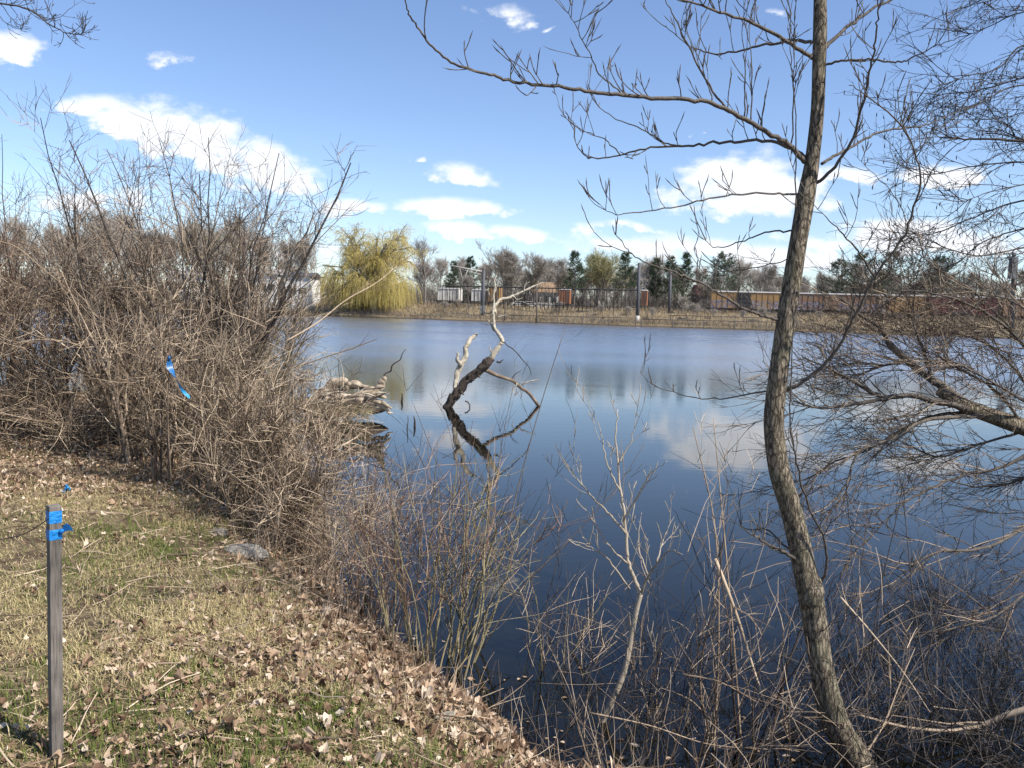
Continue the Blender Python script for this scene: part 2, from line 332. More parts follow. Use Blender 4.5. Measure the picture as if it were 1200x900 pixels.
def ground_mat():
    m, nt, b = new_mat('bank_soil'); L = nt.links.new
    geo = N(nt, 'ShaderNodeNewGeometry'); sp = N(nt, 'ShaderNodeSeparateXYZ'); L(geo.outputs['Position'], sp.inputs[0])
    def noise(s, d=5):
        n = N(nt, 'ShaderNodeTexNoise'); n.inputs['Scale'].default_value = s; n.inputs['Detail'].default_value = d; L(geo.outputs['Position'], n.inputs['Vector']); return n.outputs['Fac']
    a, c2, fine = noise(.9), noise(6), noise(45, 6)
    def mix(f, x, y):
        n = N(nt, 'ShaderNodeMix', data_type='RGBA'); L(f, n.inputs[0])
        for i, q in ((6, x), (7, y)):
            if isinstance(q, tuple): n.inputs[i].default_value = (*q, 1)
            else: L(q, n.inputs[i])
        return n.outputs[2]
    soil = mix(fine, (.03, .022, .015), (.15, .105, .07))
    straw = mix(fine, (.09, .068, .04), (.30, .235, .14))
    f1 = N(nt, 'ShaderNodeMapRange', interpolation_type='SMOOTHSTEP'); L(c2, f1.inputs[0]); f1.inputs[1].default_value = .4; f1.inputs[2].default_value = .6
    col = mix(f1.outputs[0], soil, straw)
    f2 = N(nt, 'ShaderNodeMapRange', interpolation_type='SMOOTHSTEP'); L(sp.outputs[1], f2.inputs[0]); f2.inputs[1].default_value = 60; f2.inputs[2].default_value = 110
    far = mix(a, (.22, .17, .10), (.36, .29, .185)); col = mix(f2.outputs[0], col, far)
    f3 = N(nt, 'ShaderNodeMapRange', interpolation_type='SMOOTHSTEP'); L(sp.outputs[2], f3.inputs[0]); L(M2(nt, 'MULTIPLY_ADD', f2.outputs[0], .5, .10), f3.inputs[1]); f3.inputs[2].default_value = -.03
    mud = mix(c2, (.022, .018, .013), (.075, .055, .038)); col = mix(f3.outputs[0], col, mud)
    L(col, b.inputs['Base Color']); b.inputs['Roughness'].default_value = .95; b.inputs['Specular IOR Level'].default_value = .15
    bp = N(nt, 'ShaderNodeBump'); bp.inputs['Strength'].default_value = .8; bp.inputs['Distance'].default_value = .03; L(fine, bp.inputs['Height']); L(bp.outputs[0], b.inputs['Normal'])
    return m
def build_ground():
    def geo(a, b, n): return a + (b - a) * (np.linspace(0, 1, n) ** 3)
    xs = np.concatenate([-geo(60, 2500, 26)[::-1], np.arange(-58, -14, 1.2), np.arange(-14, 8, .07), np.arange(8, 120, 1.6), geo(122, 2500, 26)])
    ys = np.concatenate([-geo(2, 400, 14)[::-1], np.arange(-1.6, 2, .3), np.arange(2, 14, .07), np.arange(14, 22, .2), np.arange(22, 240, 1.5), geo(242, 4500, 26)])
    X, Y = np.meshgrid(xs, ys); Z = gz(X, Y)
    nx, ny = len(xs), len(ys); i = np.arange(nx * ny).reshape(ny, nx)
    f = np.stack([i[:-1, :-1], i[:-1, 1:], i[1:, 1:], i[1:, :-1]], -1).reshape(-1, 4)
    a = Acc(); a.raw(np.stack([X, Y, Z], -1).reshape(-1, 3), f)
    props(a.build('ground', ground_mat()), kind='structure')
build_ground()
def water_mat():
    m, nt, b = new_mat('pond_water'); L = nt.links.new; nt.nodes.remove(b); out = nt.nodes['Material Output']
    geo = N(nt, 'ShaderNodeNewGeometry')
    def noise(sc, det, rough=.5):
        mp = N(nt, 'ShaderNodeMapping'); mp.inputs['Scale'].default_value = sc; mp.inputs['Rotation'].default_value = (0, 0, R(12)); L(geo.outputs['Position'], mp.inputs[0])
        n = N(nt, 'ShaderNodeTexNoise'); n.inputs['Scale'].default_value = 1; n.inputs['Detail'].default_value = det; n.inputs['Roughness'].default_value = rough; L(mp.outputs[0], n.inputs['Vector']); return n.outputs['Fac']
    sep = N(nt, 'ShaderNodeSeparateXYZ'); L(geo.outputs['Position'], sep.inputs[0])
    rip = noise((2.2, 4.6, 1), 3); sw = noise((.35, .9, 1), 2); patch = noise((.012, .05, 1), 3)
    pm = N(nt, 'ShaderNodeMapRange', interpolation_type='SMOOTHSTEP'); L(patch, pm.inputs[0]); pm.inputs[1].default_value = .38; pm.inputs[2].default_value = .62; pm.inputs[3].default_value = .5; pm.inputs[4].default_value = 1.3
    op = N(nt, 'ShaderNodeMapRange', interpolation_type='SMOOTHSTEP'); L(sep.outputs[1], op.inputs[0]); op.inputs[1].default_value = 12; op.inputs[2].default_value = 95; op.inputs[3].default_value = .2; op.inputs[4].default_value = 8
    h = M2(nt, 'MULTIPLY_ADD', rip, .006, M2(nt, 'MULTIPLY', sw, .005))
    bp = N(nt, 'ShaderNodeBump'); bp.inputs['Distance'].default_value = 1.0
    L(M2(nt, 'MULTIPLY', h, M2(nt, 'MULTIPLY', pm.outputs[0], op.outputs[0])), bp.inputs['Height']); bp.inputs['Strength'].default_value = 1.0
    fr = N(nt, 'ShaderNodeFresnel'); fr.inputs[0].default_value = 1.36; L(bp.outputs[0], fr.inputs['Normal'])
    gl = N(nt, 'ShaderNodeBsdfGlossy'); gl.inputs['Roughness'].default_value = .02; gl.inputs[0].default_value = (1, 1, 1, 1)
    ro = N(nt, 'ShaderNodeMapRange'); L(sep.outputs[1], ro.inputs[0]); ro.inputs[1].default_value = 18; ro.inputs[2].default_value = 40; ro.inputs[3].default_value = .02; ro.inputs[4].default_value = .26
    L(M2(nt, 'MULTIPLY', ro.outputs[0], M2(nt, 'MULTIPLY_ADD', pm.outputs[0], .25, .75)), gl.inputs['Roughness']); L(bp.outputs[0], gl.inputs['Normal'])
    tr = N(nt, 'ShaderNodeBsdfTransparent'); tr.inputs[0].default_value = (.33, .38, .36, 1)
    mx = N(nt, 'ShaderNodeMixShader'); L(fr.outputs[0], mx.inputs[0]); L(tr.outputs[0], mx.inputs[1]); L(gl.outputs[0], mx.inputs[2]); L(mx.outputs[0], out.inputs[0])
    return m
w = Acc(); w.raw([(-125, 2.5, 0), (185, 2.5, 0), (185, 200, 0), (-125, 200, 0)], [[0, 1, 2, 3]])
props(w.build('water', water_mat()), kind='structure')

# ------------------------------------------------------------------ far side: trees
def bare_tree(name, seed, H, Wd, label, cat, mt='fartwig', nl=9, dens=1.0, group=None, conic=.5):
    """spreading leafless tree, base at the origin"""
    g = np.random.default_rng(seed); root = thing(name, label, cat, group=group)
    tr = Acc(); cr = Acc()
    hb = H * g.uniform(.18, .28); n = 8
    t = grow(g, np.zeros((1, 3)), np.array([[g.normal(0, .05), g.normal(0, .05), 1.]]), [H * .8], n, .06, k=.05)
    tr.tubes(t, taper([H * .016], n, .2), 7)
    s, d, par, tt = spawn(g, t, nl * 2, .25, .95, .75, .2, up=.25)
    ln = (1.1 - tt) * Wd * .75 * g.uniform(.7, 1.2, len(s)) + H * .1
    l1 = grow(g, s, d, ln, 7, .13, k=.09); tr.tubes(l1, taper(H * .0062 * (1.15 - tt) + .03, 7, .3), 5)
    s, d, par, t2 = spawn(g, l1, 7, .25, 1, .65, .25, up=.15)
    l2 = grow(g, s, d, ln[par] * g.uniform(.3, .6, len(s)), 5, .16, k=.08); cr.tubes(l2, taper(np.full(len(s), .045), 5, .4), 3, g.uniform(.1, .6, len(s)))
    s, d, par, t3 = spawn(g, l2, int(7 * dens), .2, 1, .6, .3, up=.15)
    l3 = grow(g, s, d, g.uniform(.6, 1.7, len(s)) * H / 15, 4, .18, k=.07); cr.tubes(l3, taper(np.full(len(s), .026), 4, .5), 3, g.uniform(.2, .8, len(s)))
    s, d, par, t4 = spawn(g, l3, int(3 * dens), .2, 1, .6, .3, up=.1)
    l4 = grow(g, s, d, g.uniform(.4, 1.0, len(s)) * H / 15, 3, .15, k=.05); cr.tubes(l4, taper(np.full(len(s), .019), 3, .6), 3, g.uniform(.3, 1, len(s)))
    tr.build('trunk', MT['farbark'], root); cr.build('crown', MT[mt], root, smooth=False)
    root['H'] = H
    return root
def conifer(name, seed, H, Wd, label, group=None, bare=.2, ragged=.3):
    g = np.random.default_rng(seed); root = thing(name, label, 'conifer', group=group)
    tr = Acc(); cr = Acc(); n = 8
    t = grow(g, np.zeros((1, 3)), np.array([[0, 0, 1.]]), [H], n, .015, k=.1); tr.tubes(t, taper([H * .014], n, .12), 7)
    nb = int(H * 8); s, d, par, tt = spawn(g, t, nb, bare, .995, 1.35, .15, up=.05)
    ln = 1.25 * Wd / 2 * ((1 - tt) / (1 - bare)) ** .75 * g.uniform(1 - ragged, 1 + ragged * .5, nb) + .35
    l1 = grow(g, s, d, ln, 5, .08, k=.06); tr.tubes(l1, taper(np.full(nb, .05), 5, .3), 3)
    s, d, par, t2 = spawn(g, l1, 14, .2, 1, .7, .3, up=.08)
    l2 = grow(g, s, d, g.uniform(.35, .8, len(s)), 2, .1)
    s, d, par, t3 = spawn(g, l2, 9, 0, 1, .7, .35, up=.12)
    L_ = g.uniform(.22, .42, len(s))[:, None]; d = norm(d); sd_ = norm(np.cross(d, g.normal(0, 1, d.shape)))
    v = np.stack([s - sd_ * .035, s + sd_ * .035, s + d * L_], 1); f = np.arange(len(s) * 3).reshape(-1, 3)
    cr.raw(v.reshape(-1, 3), f, np.repeat(g.uniform(.1, .9, len(l2))[par], 3))
    tr.build('trunk', MT['farbark'], root); cr.build('crown', MT['needle'], root, smooth=False); root['H'] = H
    return root
def place(root, px, top, Y, name_scale=1.0, base_z=None, rz=0.0, wide=1.0):
    """stand a tree so that its top is seen at (px, top) at distance Y"""
    q = P(px, top, Y); bz = g1(q[0], Y) if base_z is None else base_z
    k = (q[2] - bz) / root['H']
    root.location = (float(q[0]), float(Y), float(bz) - .05); root.rotation_euler = (0, 0, rz); root.scale = (k * wide, k * wide, k)
    return root
gr = np.random.default_rng(11)
def far_trees():
    protos = [bare_tree('bare_tree', 21, 15, 9, 'bare grey tree in the leafless row behind the railway', 'tree', group='bare trees behind the railway'),
              bare_tree('bare_tree', 22, 15, 7, 'bare grey tree in the leafless row behind the railway', 'tree', group='bare trees behind the railway'),
              bare_tree('bare_tree', 23, 15, 11, 'bare grey tree in the leafless row behind the railway', 'tree', group='bare trees behind the railway', nl=11)]
    spots = []
    for px in range(505, 1215, 21):
        spots.append((px + gr.uniform(-8, 8), 304 + (px - 600) * .022 + gr.uniform(-7, 16), 205 + gr.uniform(-8, 45)))
    for px in range(525, 1215, 34):
        spots.append((px + gr.uniform(-10, 10), 322 + (px - 600) * .022 + gr.uniform(-6, 8), 194 + gr.uniform(-4, 6)))
    used = [0, 0, 0]
    for i, (px, top, Y) in enumerate(spots):
        k = int(gr.integers(0, 3)); o = protos[k] if not used[k] else copy_tree(protos[k]); used[k] = 1
        place(o, px, top, Y, rz=gr.uniform(0, 6.3), wide=gr.uniform(.85, 1.25))
    for i in range(26):
        px = 508 + i * 27 + gr.uniform(-11, 11); place(copy_tree(protos[i % 3]), px, 311 + (px - 600) * .022 + gr.uniform(-8, 12), 225 + gr.uniform(-12, 35), rz=gr.uniform(0, 6.3), wide=gr.uniform(1.0, 1.35))
    for i, (px, top, dy) in enumerate([(538, 350, -9), (549, 356, -14), (612, 356, -6), (655, 352, -7), (690, 349, -8), (703, 357, -12), (735, 358, -13), (800, 346, -9), (812, 355, -14), (838, 361, -12), (872, 362, -14), (893, 360, -13), (915, 364, -10), (960, 363, -12), (1000, 364, -11), (1035, 362, -13), (1075, 366, -12), (1120, 364, -12), (520, 352, -12), (765, 360, -15)]):
        o = copy_tree(protos[i % 3]); o.name = 'bare_bush'; o['category'] = 'bush'; o['label'] = 'low bare grey bush on the far bank between the water and the train'; o['group'] = 'low bushes on the far bank'
        X = ray(px, 360)[0] / ray(px, 360)[1] * 160; place(o, px, top, track_y(X) + dy, rz=gr.uniform(0, 6.3), wide=gr.uniform(1.2, 1.8))
    lab = 'bare grey tree on the far left shore, seen through the near thicket'
    for i in range(30):
        px = -60 + i * 14.5 + gr.uniform(-6, 6); o = copy_tree(protos[i % 3]); o['label'] = lab; o['group'] = 'bare trees beyond the thicket'
        Y = 185 + gr.uniform(-6, 40) if px > 120 else 165 + gr.uniform(-5, 40)
        place(o, px, (252 if px < 300 else 285) + gr.uniform(-14, 22) + (8 if i % 2 else 0), Y, rz=gr.uniform(0, 6.3), wide=gr.uniform(.8, 1.2))
    o = bare_tree('bare_tree', 31, 17, 11, 'tall bare tree with open forked limbs just right of the yellow willow', 'tree', nl=7, dens=.8); place(o, 500, 274, 186)
    o = bare_tree('budding_tree', 32, 14, 13, 'broad round bare tree with dense grey brown twigs behind the gantry', 'tree', nl=14, dens=1.6); place(o, 588, 297, 192, wide=1.15)
    o = bare_tree('budding_tree', 33, 14, 12, 'round grey bare tree behind the white house with the tan roof', 'tree', nl=12, dens=1.2); place(o, 627, 301, 196)
    o = bare_tree('budding_tree', 34, 14, 11, 'pale yellow green budding tree between two tall pines', 'tree', mt='budtwig', nl=14, dens=1.7); place(o, 712, 299, 190, wide=1.2)
    o = bare_tree('leafless_tree', 35, 15, 6, 'narrow leafless tree beside the pine right of the tan roof', 'tree', nl=8); place(o, 657, 297, 190)
    con = [('narrow dark pine left of the yellow green budding tree', 675, 295, 185, 14, 5.5, .3, .35), ('dark round topped pine right of the yellow green budding tree', 735, 297, 184, 14, 6.0, .35, .35),
           ('small dark spruce left of the grey gantry arm', 531, 307, 196, 12, 5, .1, .2), ('dark spruce right behind the grey gantry arm', 552, 302, 197, 13, 6, .1, .25),
           ('dark thin pine leftmost of the clump right of the tall post', 769, 303, 186, 14, 4.5, .25, .5), ('dark pine in the clump behind the second post', 788, 301, 184, 14, 5.0, .3, .5),
           ('tallest ragged pine of the clump right of the second post', 804, 297, 188, 15, 5.0, .2, .5),
           ('broad dark pine standing over the left end of the ochre boxcar', 850, 297, 186, 13, 11, .2, .3),
           ('small dark pine right of the big bare trunk', 983, 305, 190, 13, 11, .1, .3), ('wide dark pine left in the clump behind the boxcars', 1012, 299, 188, 13, 16, .12, .3),
           ('wide dark pine right in the clump behind the boxcars', 1048, 297, 190, 13, 18, .12, .3), ('rounded dark pine above the maroon boxcar', 1106, 303, 186, 12, 15, .12, .25)]
    for i, (lb, px, top, Y, H, W, ba, rg) in enumerate(con):
        place(conifer('pine_tree', 50 + i, H, W, lb, 'dark conifers beyond the far bank', ba, rg), px, top, Y, rz=i)
far_trees()
def brush(name, label, n, x0, x1, o0, o1, h0, h1, r, mt, seed, yf=None):
    g = np.random.default_rng(seed); X = g.uniform(x0, x1, n); Y = (track_y(X) if yf is None else yf) + g.uniform(o0, o1, n); d = shore_d(X, Y); k = d > -.2; X, Y = X[k], Y[k]; n = len(X)
    h = g.uniform(h0, h1, n) * (1 + .35 * wav(X, Y, .16, seed)); s = np.stack([X, Y, gz(X, Y) - .1], 1); a = Acc()
    l = grow(g, s, np.stack([g.normal(0, .28, n), g.normal(0, .28, n), np.ones(n)], 1), h, 5, .14); t = np.clip(.5 + .3 * wav(X, Y, .2, seed + 1) + g.normal(0, .22, n), 0, 1); a.tubes(l, taper(np.full(n, r), 5, .4), 3, t)
    s, d, par, tt = spawn(g, l, 5, .25, 1, .6, .3); l2 = grow(g, s, d, h[par] * g.uniform(.15, .4, len(s)), 3, .15); a.tubes(l2, taper(np.full(len(s), r * .6), 3, .5), 3, t[par])
    props(a.build(name, MT[mt], smooth=False), label, 'brush', kind='stuff')
brush('distant_brush', 'grey leafless brush closing the view behind the railway', 9000, -70, 150, 16, 42, 2.6, 6.5, .045, 'farbark', 301)
brush('far_left_brush', 'grey leafless brush along the far left shore', 3000, -150, -48, -14, 22, 2.0, 6, .04, 'fartwig', 305)
brush('far_left_bank_weeds', 'brown weeds and low brush along the far left waterline', 6000, -125, -42, -60, -16, .8, 2.6, .03, 'farbark', 307)
brush('bank_brush', 'dark brown brush and weeds along the far waterline', 3800, -48, 105, -22.5, -18.5, .35, 1.3, .022, 'farbark', 309)
brush('bank_weeds', 'thin leafless weeds on the far bank slope in front of the cars', 2600, -48, 105, -19, -5, .5, 2.2, .022, 'farbark', 313)
def willow():
    g = np.random.default_rng(77); Y = 171; b = P(438, 369, Y); b[2] = g1(b[0], Y)
    root = thing('willow_tree', 'big weeping willow with yellow green hanging strands on the far shore', 'willow', b)
    tr = Acc(); cr = Acc(); s = Y / 960.0
    base = np.array([b]); t = grow(g, base, np.array([[-.05, 0, 1.]]), [5.0], 5, .05); tr.tubes(t, taper([.75], 5, .7), 9)
    top = t[:, -1]
    # limbs fan out to two crowns: a high dome and a lower, wider skirt
    nl = 18; a = np.linspace(0, 2 * np.pi, nl, endpoint=False) + g.normal(0, .15, nl); out = g.uniform(.45, 1.25, nl)
    d = np.stack([np.cos(a) * out, np.sin(a) * out, np.ones(nl)], 1)
    l1 = grow(g, np.repeat(top, nl, 0), d, g.uniform(8, 12.5, nl), 8, .09, k=.05); tr.tubes(l1, taper(np.full(nl, .34), 8, .2), 6)
    s2, d2, par, tt = spawn(g, l1, 10, .3, 1, .6, .2, up=.2); l2 = grow(g, s2, d2, g.uniform(2.2, 4.6, len(s2)), 6, .12, k=-.07); tr.tubes(l2, taper(np.full(len(s2), .1), 6, .3), 4)
    s3, d3, par, tt = spawn(g, l2, 7, .3, 1, .6, .3); l3 = grow(g, s3, d3, g.uniform(1.2, 2.8, len(s3)), 5, .15, k=-.2); cr.tubes(l3, taper(np.full(len(s3), .045), 5, .4), 3, g.uniform(.2, .8, len(s3)))
    # upper tufts: short strands
    s4, d4, par, tt = spawn(g, l3, 7, .1, 1, .9, .4); ln = g.uniform(.6, 2.3, len(s4)); l4 = grow(g, s4, d4 * .7, ln, 5, .1, k=-.42); cr.tubes(l4, taper(np.full(len(s4), .022), 5, .5), 3, g.uniform(.35, 1, len(s4)))
    # skirt: long strands from lower arching limbs
    nk = 26; a = g.uniform(0, 2 * np.pi, nk); d = np.stack([np.cos(a), np.sin(a), g.uniform(.35, .9, nk)], 1)
    k1 = grow(g, np.repeat(top, nk, 0) - np.array([0, 0, .8]), d, g.uniform(5.5, 10.5, nk), 8, .08, k=-.045); tr.tubes(k1, taper(np.full(nk, .17), 8, .25), 5)
    s5, d5, par, tt = spawn(g, k1, 10, .2, 1, .7, .3); k2 = grow(g, s5, d5, g.uniform(1.5, 3.2, len(s5)), 5, .14, k=-.06); cr.tubes(k2, taper(np.full(len(s5), .05), 5, .4), 3, g.uniform(.2, .7, len(s5)))
    s6, d6, par, tt = spawn(g, k2, 13, .1, 1, .9, .4); ln = np.maximum(.6, np.minimum(g.uniform(2.5, 9, len(s6)), s6[:, 2] - b[2] - g.uniform(.2, 2.0, len(s6))))
    k3 = grow(g, s6, d6 * .6, ln, 7, .05, k=-.6); cr.tubes(k3, taper(np.full(len(s6), .026), 7, .6), 3, g.uniform(.15, .95, len(s6)))
    tr.build('trunk', MT['farbark'], root); cr.build('crown', MT['willow'], root, smooth=False)
willow()

# ------------------------------------------------------------------ far side: railway
C = {k: paint(*v[0:1], *v[1:]) for k, v in {
    'ochre': ('ochre_paint', (.29, .17, .065), .6, .6, .8, (.16, .11, .06)), 'rust': ('rusty_ochre_paint', (.20, .115, .065), .65, .8, .9, (.13, .11, .10)),
    'maroon': ('maroon_paint', (.13, .025, .025), .6, .45, .8, (.14, .11, .10)), 'white': ('white_paint', (.56, .545, .51), .6, .4, .8),
    'black': ('black_steel', (.02, .02, .022), .7, .3, 2.0), 'roofgrey': ('galvanised_roof', (.42, .40, .37), .5, .4, .7), 'dull': ('grey_steel', (.14, .14, .145), .6, .3, 3.0),
    'wallwhite': ('white_siding', (.70, .69, .66), .7, .15, .4), 'tanroof': ('tan_shingles', (.26, .17, .10), .9, .3, 2.0), 'darkroof': ('dark_shingles', (.06, .065, .08), .9, .3, 2.0),
    'redroof': ('red_brown_roof', (.16, .075, .06), .9, .3, 2.0), 'glass': ('dark_window_glass', (.03, .035, .04), .1, 0, 1.0), 'orange': ('orange_brick_paint', (.27, .10, .04), .7, .4, .9),
    'pole': ('dark_grey_pole', (.06, .062, .07), .7, .3, 3.0), 'concrete': ('pale_concrete', (.42, .40, .36), .9, .3, 2.0), 'brown': ('weathered_timber', (.10, .08, .065), .9, .4, 3.0)}.items()}
TRA = math.atan2(-.22, 1.0)
def graffiti_mat(base):
    m = base.copy(); m.name = base.name + '_graffiti'; nt = m.node_tree; L = nt.links.new; b = nt.nodes['Principled BSDF']
    old = b.inputs['Base Color'].links[0].from_socket
    tc = N(nt, 'ShaderNodeTexCoord'); sp = N(nt, 'ShaderNodeSeparateXYZ'); L(tc.outputs['Object'], sp.inputs[0])
    nz = N(nt, 'ShaderNodeTexNoise'); nz.inputs['Scale'].default_value = 1.3; nz.inputs['Detail'].default_value = 3; nz.inputs['Distortion'].default_value = 2.5; L(tc.outputs['Object'], nz.inputs['Vector'])
    f = M2(nt, 'MULTIPLY', M2(nt, 'GREATER_THAN', nz.outputs['Fac'], .5), M2(nt, 'LESS_THAN', sp.outputs[2], 2.7))
    rp = N(nt, 'ShaderNodeValToRGB'); L(nz.outputs['Color'], rp.inputs[0]); e = rp.color_ramp.elements
    e[0].position = .45; e[0].color = (.05, .04, .10, 1); e[1].position = .62; e[1].color = (.30, .30, .32, 1)
    mx = N(nt, 'ShaderNodeMix', data_type='RGBA'); L(f, mx.inputs[0]); L(old, mx.inputs[6]); L(rp.outputs[0], mx.inputs[7]); L(mx.outputs[2], b.inputs['Base Color'])
    return m
def freight_car(x0, x1, H, mat, doormat_, label, dY=0.0, ribs=True, name='boxcar', door=True, gr=False):
    """car between picture columns x0 and x1 on the track line"""
    def onx(px):
        d = ray(px, 352); k = d[0] / d[1]; X = k * (182 + dY) / (1 + .22 * k); return X
    X0, X1 = onx(x0), onx(x1); Lg = (X1 - X0) / math.cos(TRA); Xc = (X0 + X1) / 2; Yc = track_y(Xc) + dY
    root = thing(name, label, 'freight car')
    z0 = 1.05; w_ = 2.9; body = Acc()
    body.box((0, 0, (z0 + H) / 2), (Lg - .5, w_, H - z0))
    if ribs:
        n = max(4, int(Lg / 1.1))
        for i in range(n + 1):
            x = -Lg / 2 + .3 + i * (Lg - .6) / n
            body.box((x, -w_ / 2 - .04, (z0 + H) / 2), (.12, .08, H - z0 - .05))
    bo = body.build('body', graffiti_mat(mat) if gr else mat, root, smooth=False)
    rf = Acc(); rf.prism([(-w_ / 2 - .12, H), (w_ / 2 + .12, H), (w_ / 2 + .12, H + .08), (0, H + .28), (-w_ / 2 - .12, H + .08)], -Lg / 2 + .2, Lg / 2 - .2, 0); rf.build('roof', C['roofgrey'], root, smooth=False)
    if door:
        d = Acc(); d.box((-Lg * .06, -w_ / 2 - .12, (z0 + H) / 2 + .05), (2.6, .07, H - z0 - .35))
        for k in range(4): d.box((-Lg * .06, -w_ / 2 - .17, z0 + .5 + k * .8), (2.5, .05, .1))
        dd = d.build('door', doormat_, root, smooth=False); r_ = Acc(); r_.box((-Lg * .06 + .5, -w_ / 2 - .17, z0 + .12), (4.4, .1, .12)); r_.build('door_rail', C['black'], root, smooth=False)
    u = Acc(); u.box((0, 0, .86), (Lg - .7, 1.2, .35)); u.box((0, -1.35, 1.0), (Lg - .6, .12, .16)); u.box((-Lg / 2, 0, .9), (1.0, .3, .3)); u.box((Lg / 2, 0, .9), (1.0, .3, .3)); u.build('underframe', C['black'], root, smooth=False)
    for sx in (-1, 1):
        tb = Acc(); cx = sx * (Lg / 2 - min(2.2, Lg * .22))
        tb.box((cx, -1.0, .5), (2.1, .18, .3)); tb.box((cx, 1.0, .5), (2.1, .18, .3)); bg = tb.build('bogie', C['black'], root, smooth=False)
        for wx in (-.75, .75):
            for wy in (-.8, .8):
                w2 = Acc(); w2.tube([(cx + wx, wy - .07, .46), (cx + wx, wy + .07, .46)], .46, 14); w2.build('wheel', C['dull'], bg, smooth=False)
    ld = Acc()
    for sx in (-.18, .18): ld.box((Lg / 2 - .75 + sx, -w_ / 2 - .12, 2.4), (.04, .04, 2.8))
    for k in range(7): ld.box((Lg / 2 - .75, -w_ / 2 - .12, 1.2 + k * .4), (.36, .04, .04))
    ld.build('ladder', C['dull'], root, smooth=False)
    root.location = (Xc, Yc, 3.05); root.rotation_euler = (0, 0, TRA)
freight_car(832, 922, 4.35, C['ochre'], C['black'], 'ochre boxcar with a dark square door at the left end of the train', gr=True)
freight_car(925, 1035, 4.35, C['rust'], C['rust'], 'long rust brown boxcar with faded painted scrawl behind the big trunk', gr=True)
freight_car(1039, 1084, 4.4, C['ochre'], C['ochre'], 'short ochre boxcar coupled in front of the maroon one', door=False)
freight_car(1087, 1168, 4.4, C['maroon'], C['maroon'], 'maroon boxcar right of the short ochre one')
freight_car(1172, 1270, 4.3, C['rust'], C['dull'], 'rust brown boxcar half hidden by branches at the right edge')
freight_car(514, 541, 3.6, C['white'], C['white'], 'white ribbed hopper car right of the willow', ribs=True, door=False, name='hopper_car')
freight_car(553, 571, 3.5, C['white'], C['white'], 'white ribbed hopper car just left of the gantry post', door=False, name='hopper_car')
freight_car(573, 588, 4.2, C['ochre'], C['ochre'], 'yellow ochre car behind the dead tree top', door=False)
freight_car(655, 670, 4.0, C['orange'], C['orange'], 'small orange red car right of the tan roofed house', door=False)
freight_car(751, 760, 4.2, C['orange'], C['orange'], 'narrow orange red car end right of the tall post', door=False)
# ballast bed under the rails and the rails
bd = Acc(); pr = [(-3.2, -1.2), (3.2, -1.2), (1.9, .0), (-1.9, .0)]
bd.prism(pr, -150, 150, 0); bo = bd.build('rail_bed', C['concrete']); props(bo, kind='structure'); bo.location = (40, track_y(40), 2.95); bo.rotation_euler = (0, 0, TRA)
for sy in (-.72, .72):
    rl = Acc(); rl.box((0, sy, .07), (290, .08, .14)); o = rl.build('rail', C['dull'], smooth=False); o.location = (40, track_y(40), 2.96); o.rotation_euler = (0, 0, TRA)
    props(o, 'nearer steel rail of the track along the far bank' if sy < 0 else 'farther steel rail of the track along the far bank', 'rail')

def beam(a, p, q, w_, d_=None):
    p = np.asarray(p, float); q = np.asarray(q, float); a.tube([p, q], w_ / 2, 4)
def post_px(name, label, px, top, bot, Y, wpx, mat, cat='post', cap=None, lean=0):
    b = P(px - lean, bot, Y); t = P(px + lean, top, Y); b[2] = min(b[2], g1(b[0], Y)) - .1
    root = thing(name, label, cat, b); w_ = wpx * Y / 960
    a = Acc(); a.tube([b, b + (t - b) * .5, t], [w_ * .55, w_ * .52, w_ * .46], 8); a.build('shaft', mat, root)
    return root, b, t, w_
# gantry
root, b, t, w_ = post_px('signal_gantry', 'grey railway gantry post with a long arm pointing left', 566, 317, 376, 166, 4.2, C['pole'], 'gantry', lean=.9)
a = Acc(); q = P(527, 311, 166); a.tube([t + [0, 0, -.25], q], .13, 6); a.tube([t + [0, 0, -.9], q + [2.5, 0, -.8]], .07, 5); a.build('arm', C['concrete'], root)
a = Acc(); m_ = t + (q - t) * .45; a.tube([m_, m_ + np.array([-1.0, 0, -2.6])], .08, 5); a.tube([m_ + [-1.8, 0, .1], m_ + np.array([-1.0, 0, -2.6])], .06, 5); a.build('brace', C['concrete'], root)
a = Acc(); a.box(b + [0, 0, 2.4], (1.0, .7, 1.6)); a.build('relay_box', C['dull'], root, smooth=False)
root, b, t, w_ = post_px('utility_pole', 'tall dark grey pole with a pale foot on the far bank', 748, 308, 381, 158, 3.9, C['pole'], 'pole', lean=1.2)
a = Acc(); a.tube([b + (t - b) * 0, b + (t - b) * .16], w_ * .62, 9); a.build('pale_foot', C['concrete'], root)
a = Acc(); a.box(t + [0, 0, -.4], (1.4, .15, .15)); a.build('crossarm', C['dull'], root, smooth=False); topA = t
root, b, t, w_ = post_px('utility_pole', 'grey pole standing in front of the pine clump', 785, 318, 372, 166, 3.4, C['pole'], 'pole', lean=.9)
a = Acc(); a.box(t + [0, 0, -.4], (1.2, .14, .14)); a.build('crossarm', C['dull'], root, smooth=False); topB = t
root, b, t, w_ = post_px('utility_pole', 'stout grey pole with a box on top near the right edge', 1187, 296, 395, 140, 4.4, C['pole'], 'pole', lean=1.2)
a = Acc(); a.box(t + [0, -.1, -2.6], (1.05, .9, 3.6)); a.build('transformer', C['dull'], root, smooth=False); topC = t
root, b, t, w_ = post_px('utility_pole', 'grey gantry pole at the left edge of the willow', 402, 313, 368, 176, 2.2, C['concrete'], 'gantry')
a = Acc(); q = P(378, 311, 176); a.tube([t, q], .16, 5); a.tube([t + [0, 0, -2.5], q + [0, 0, -2.5]], .1, 5); a.build('arm', C['concrete'], root)
wr = Acc()
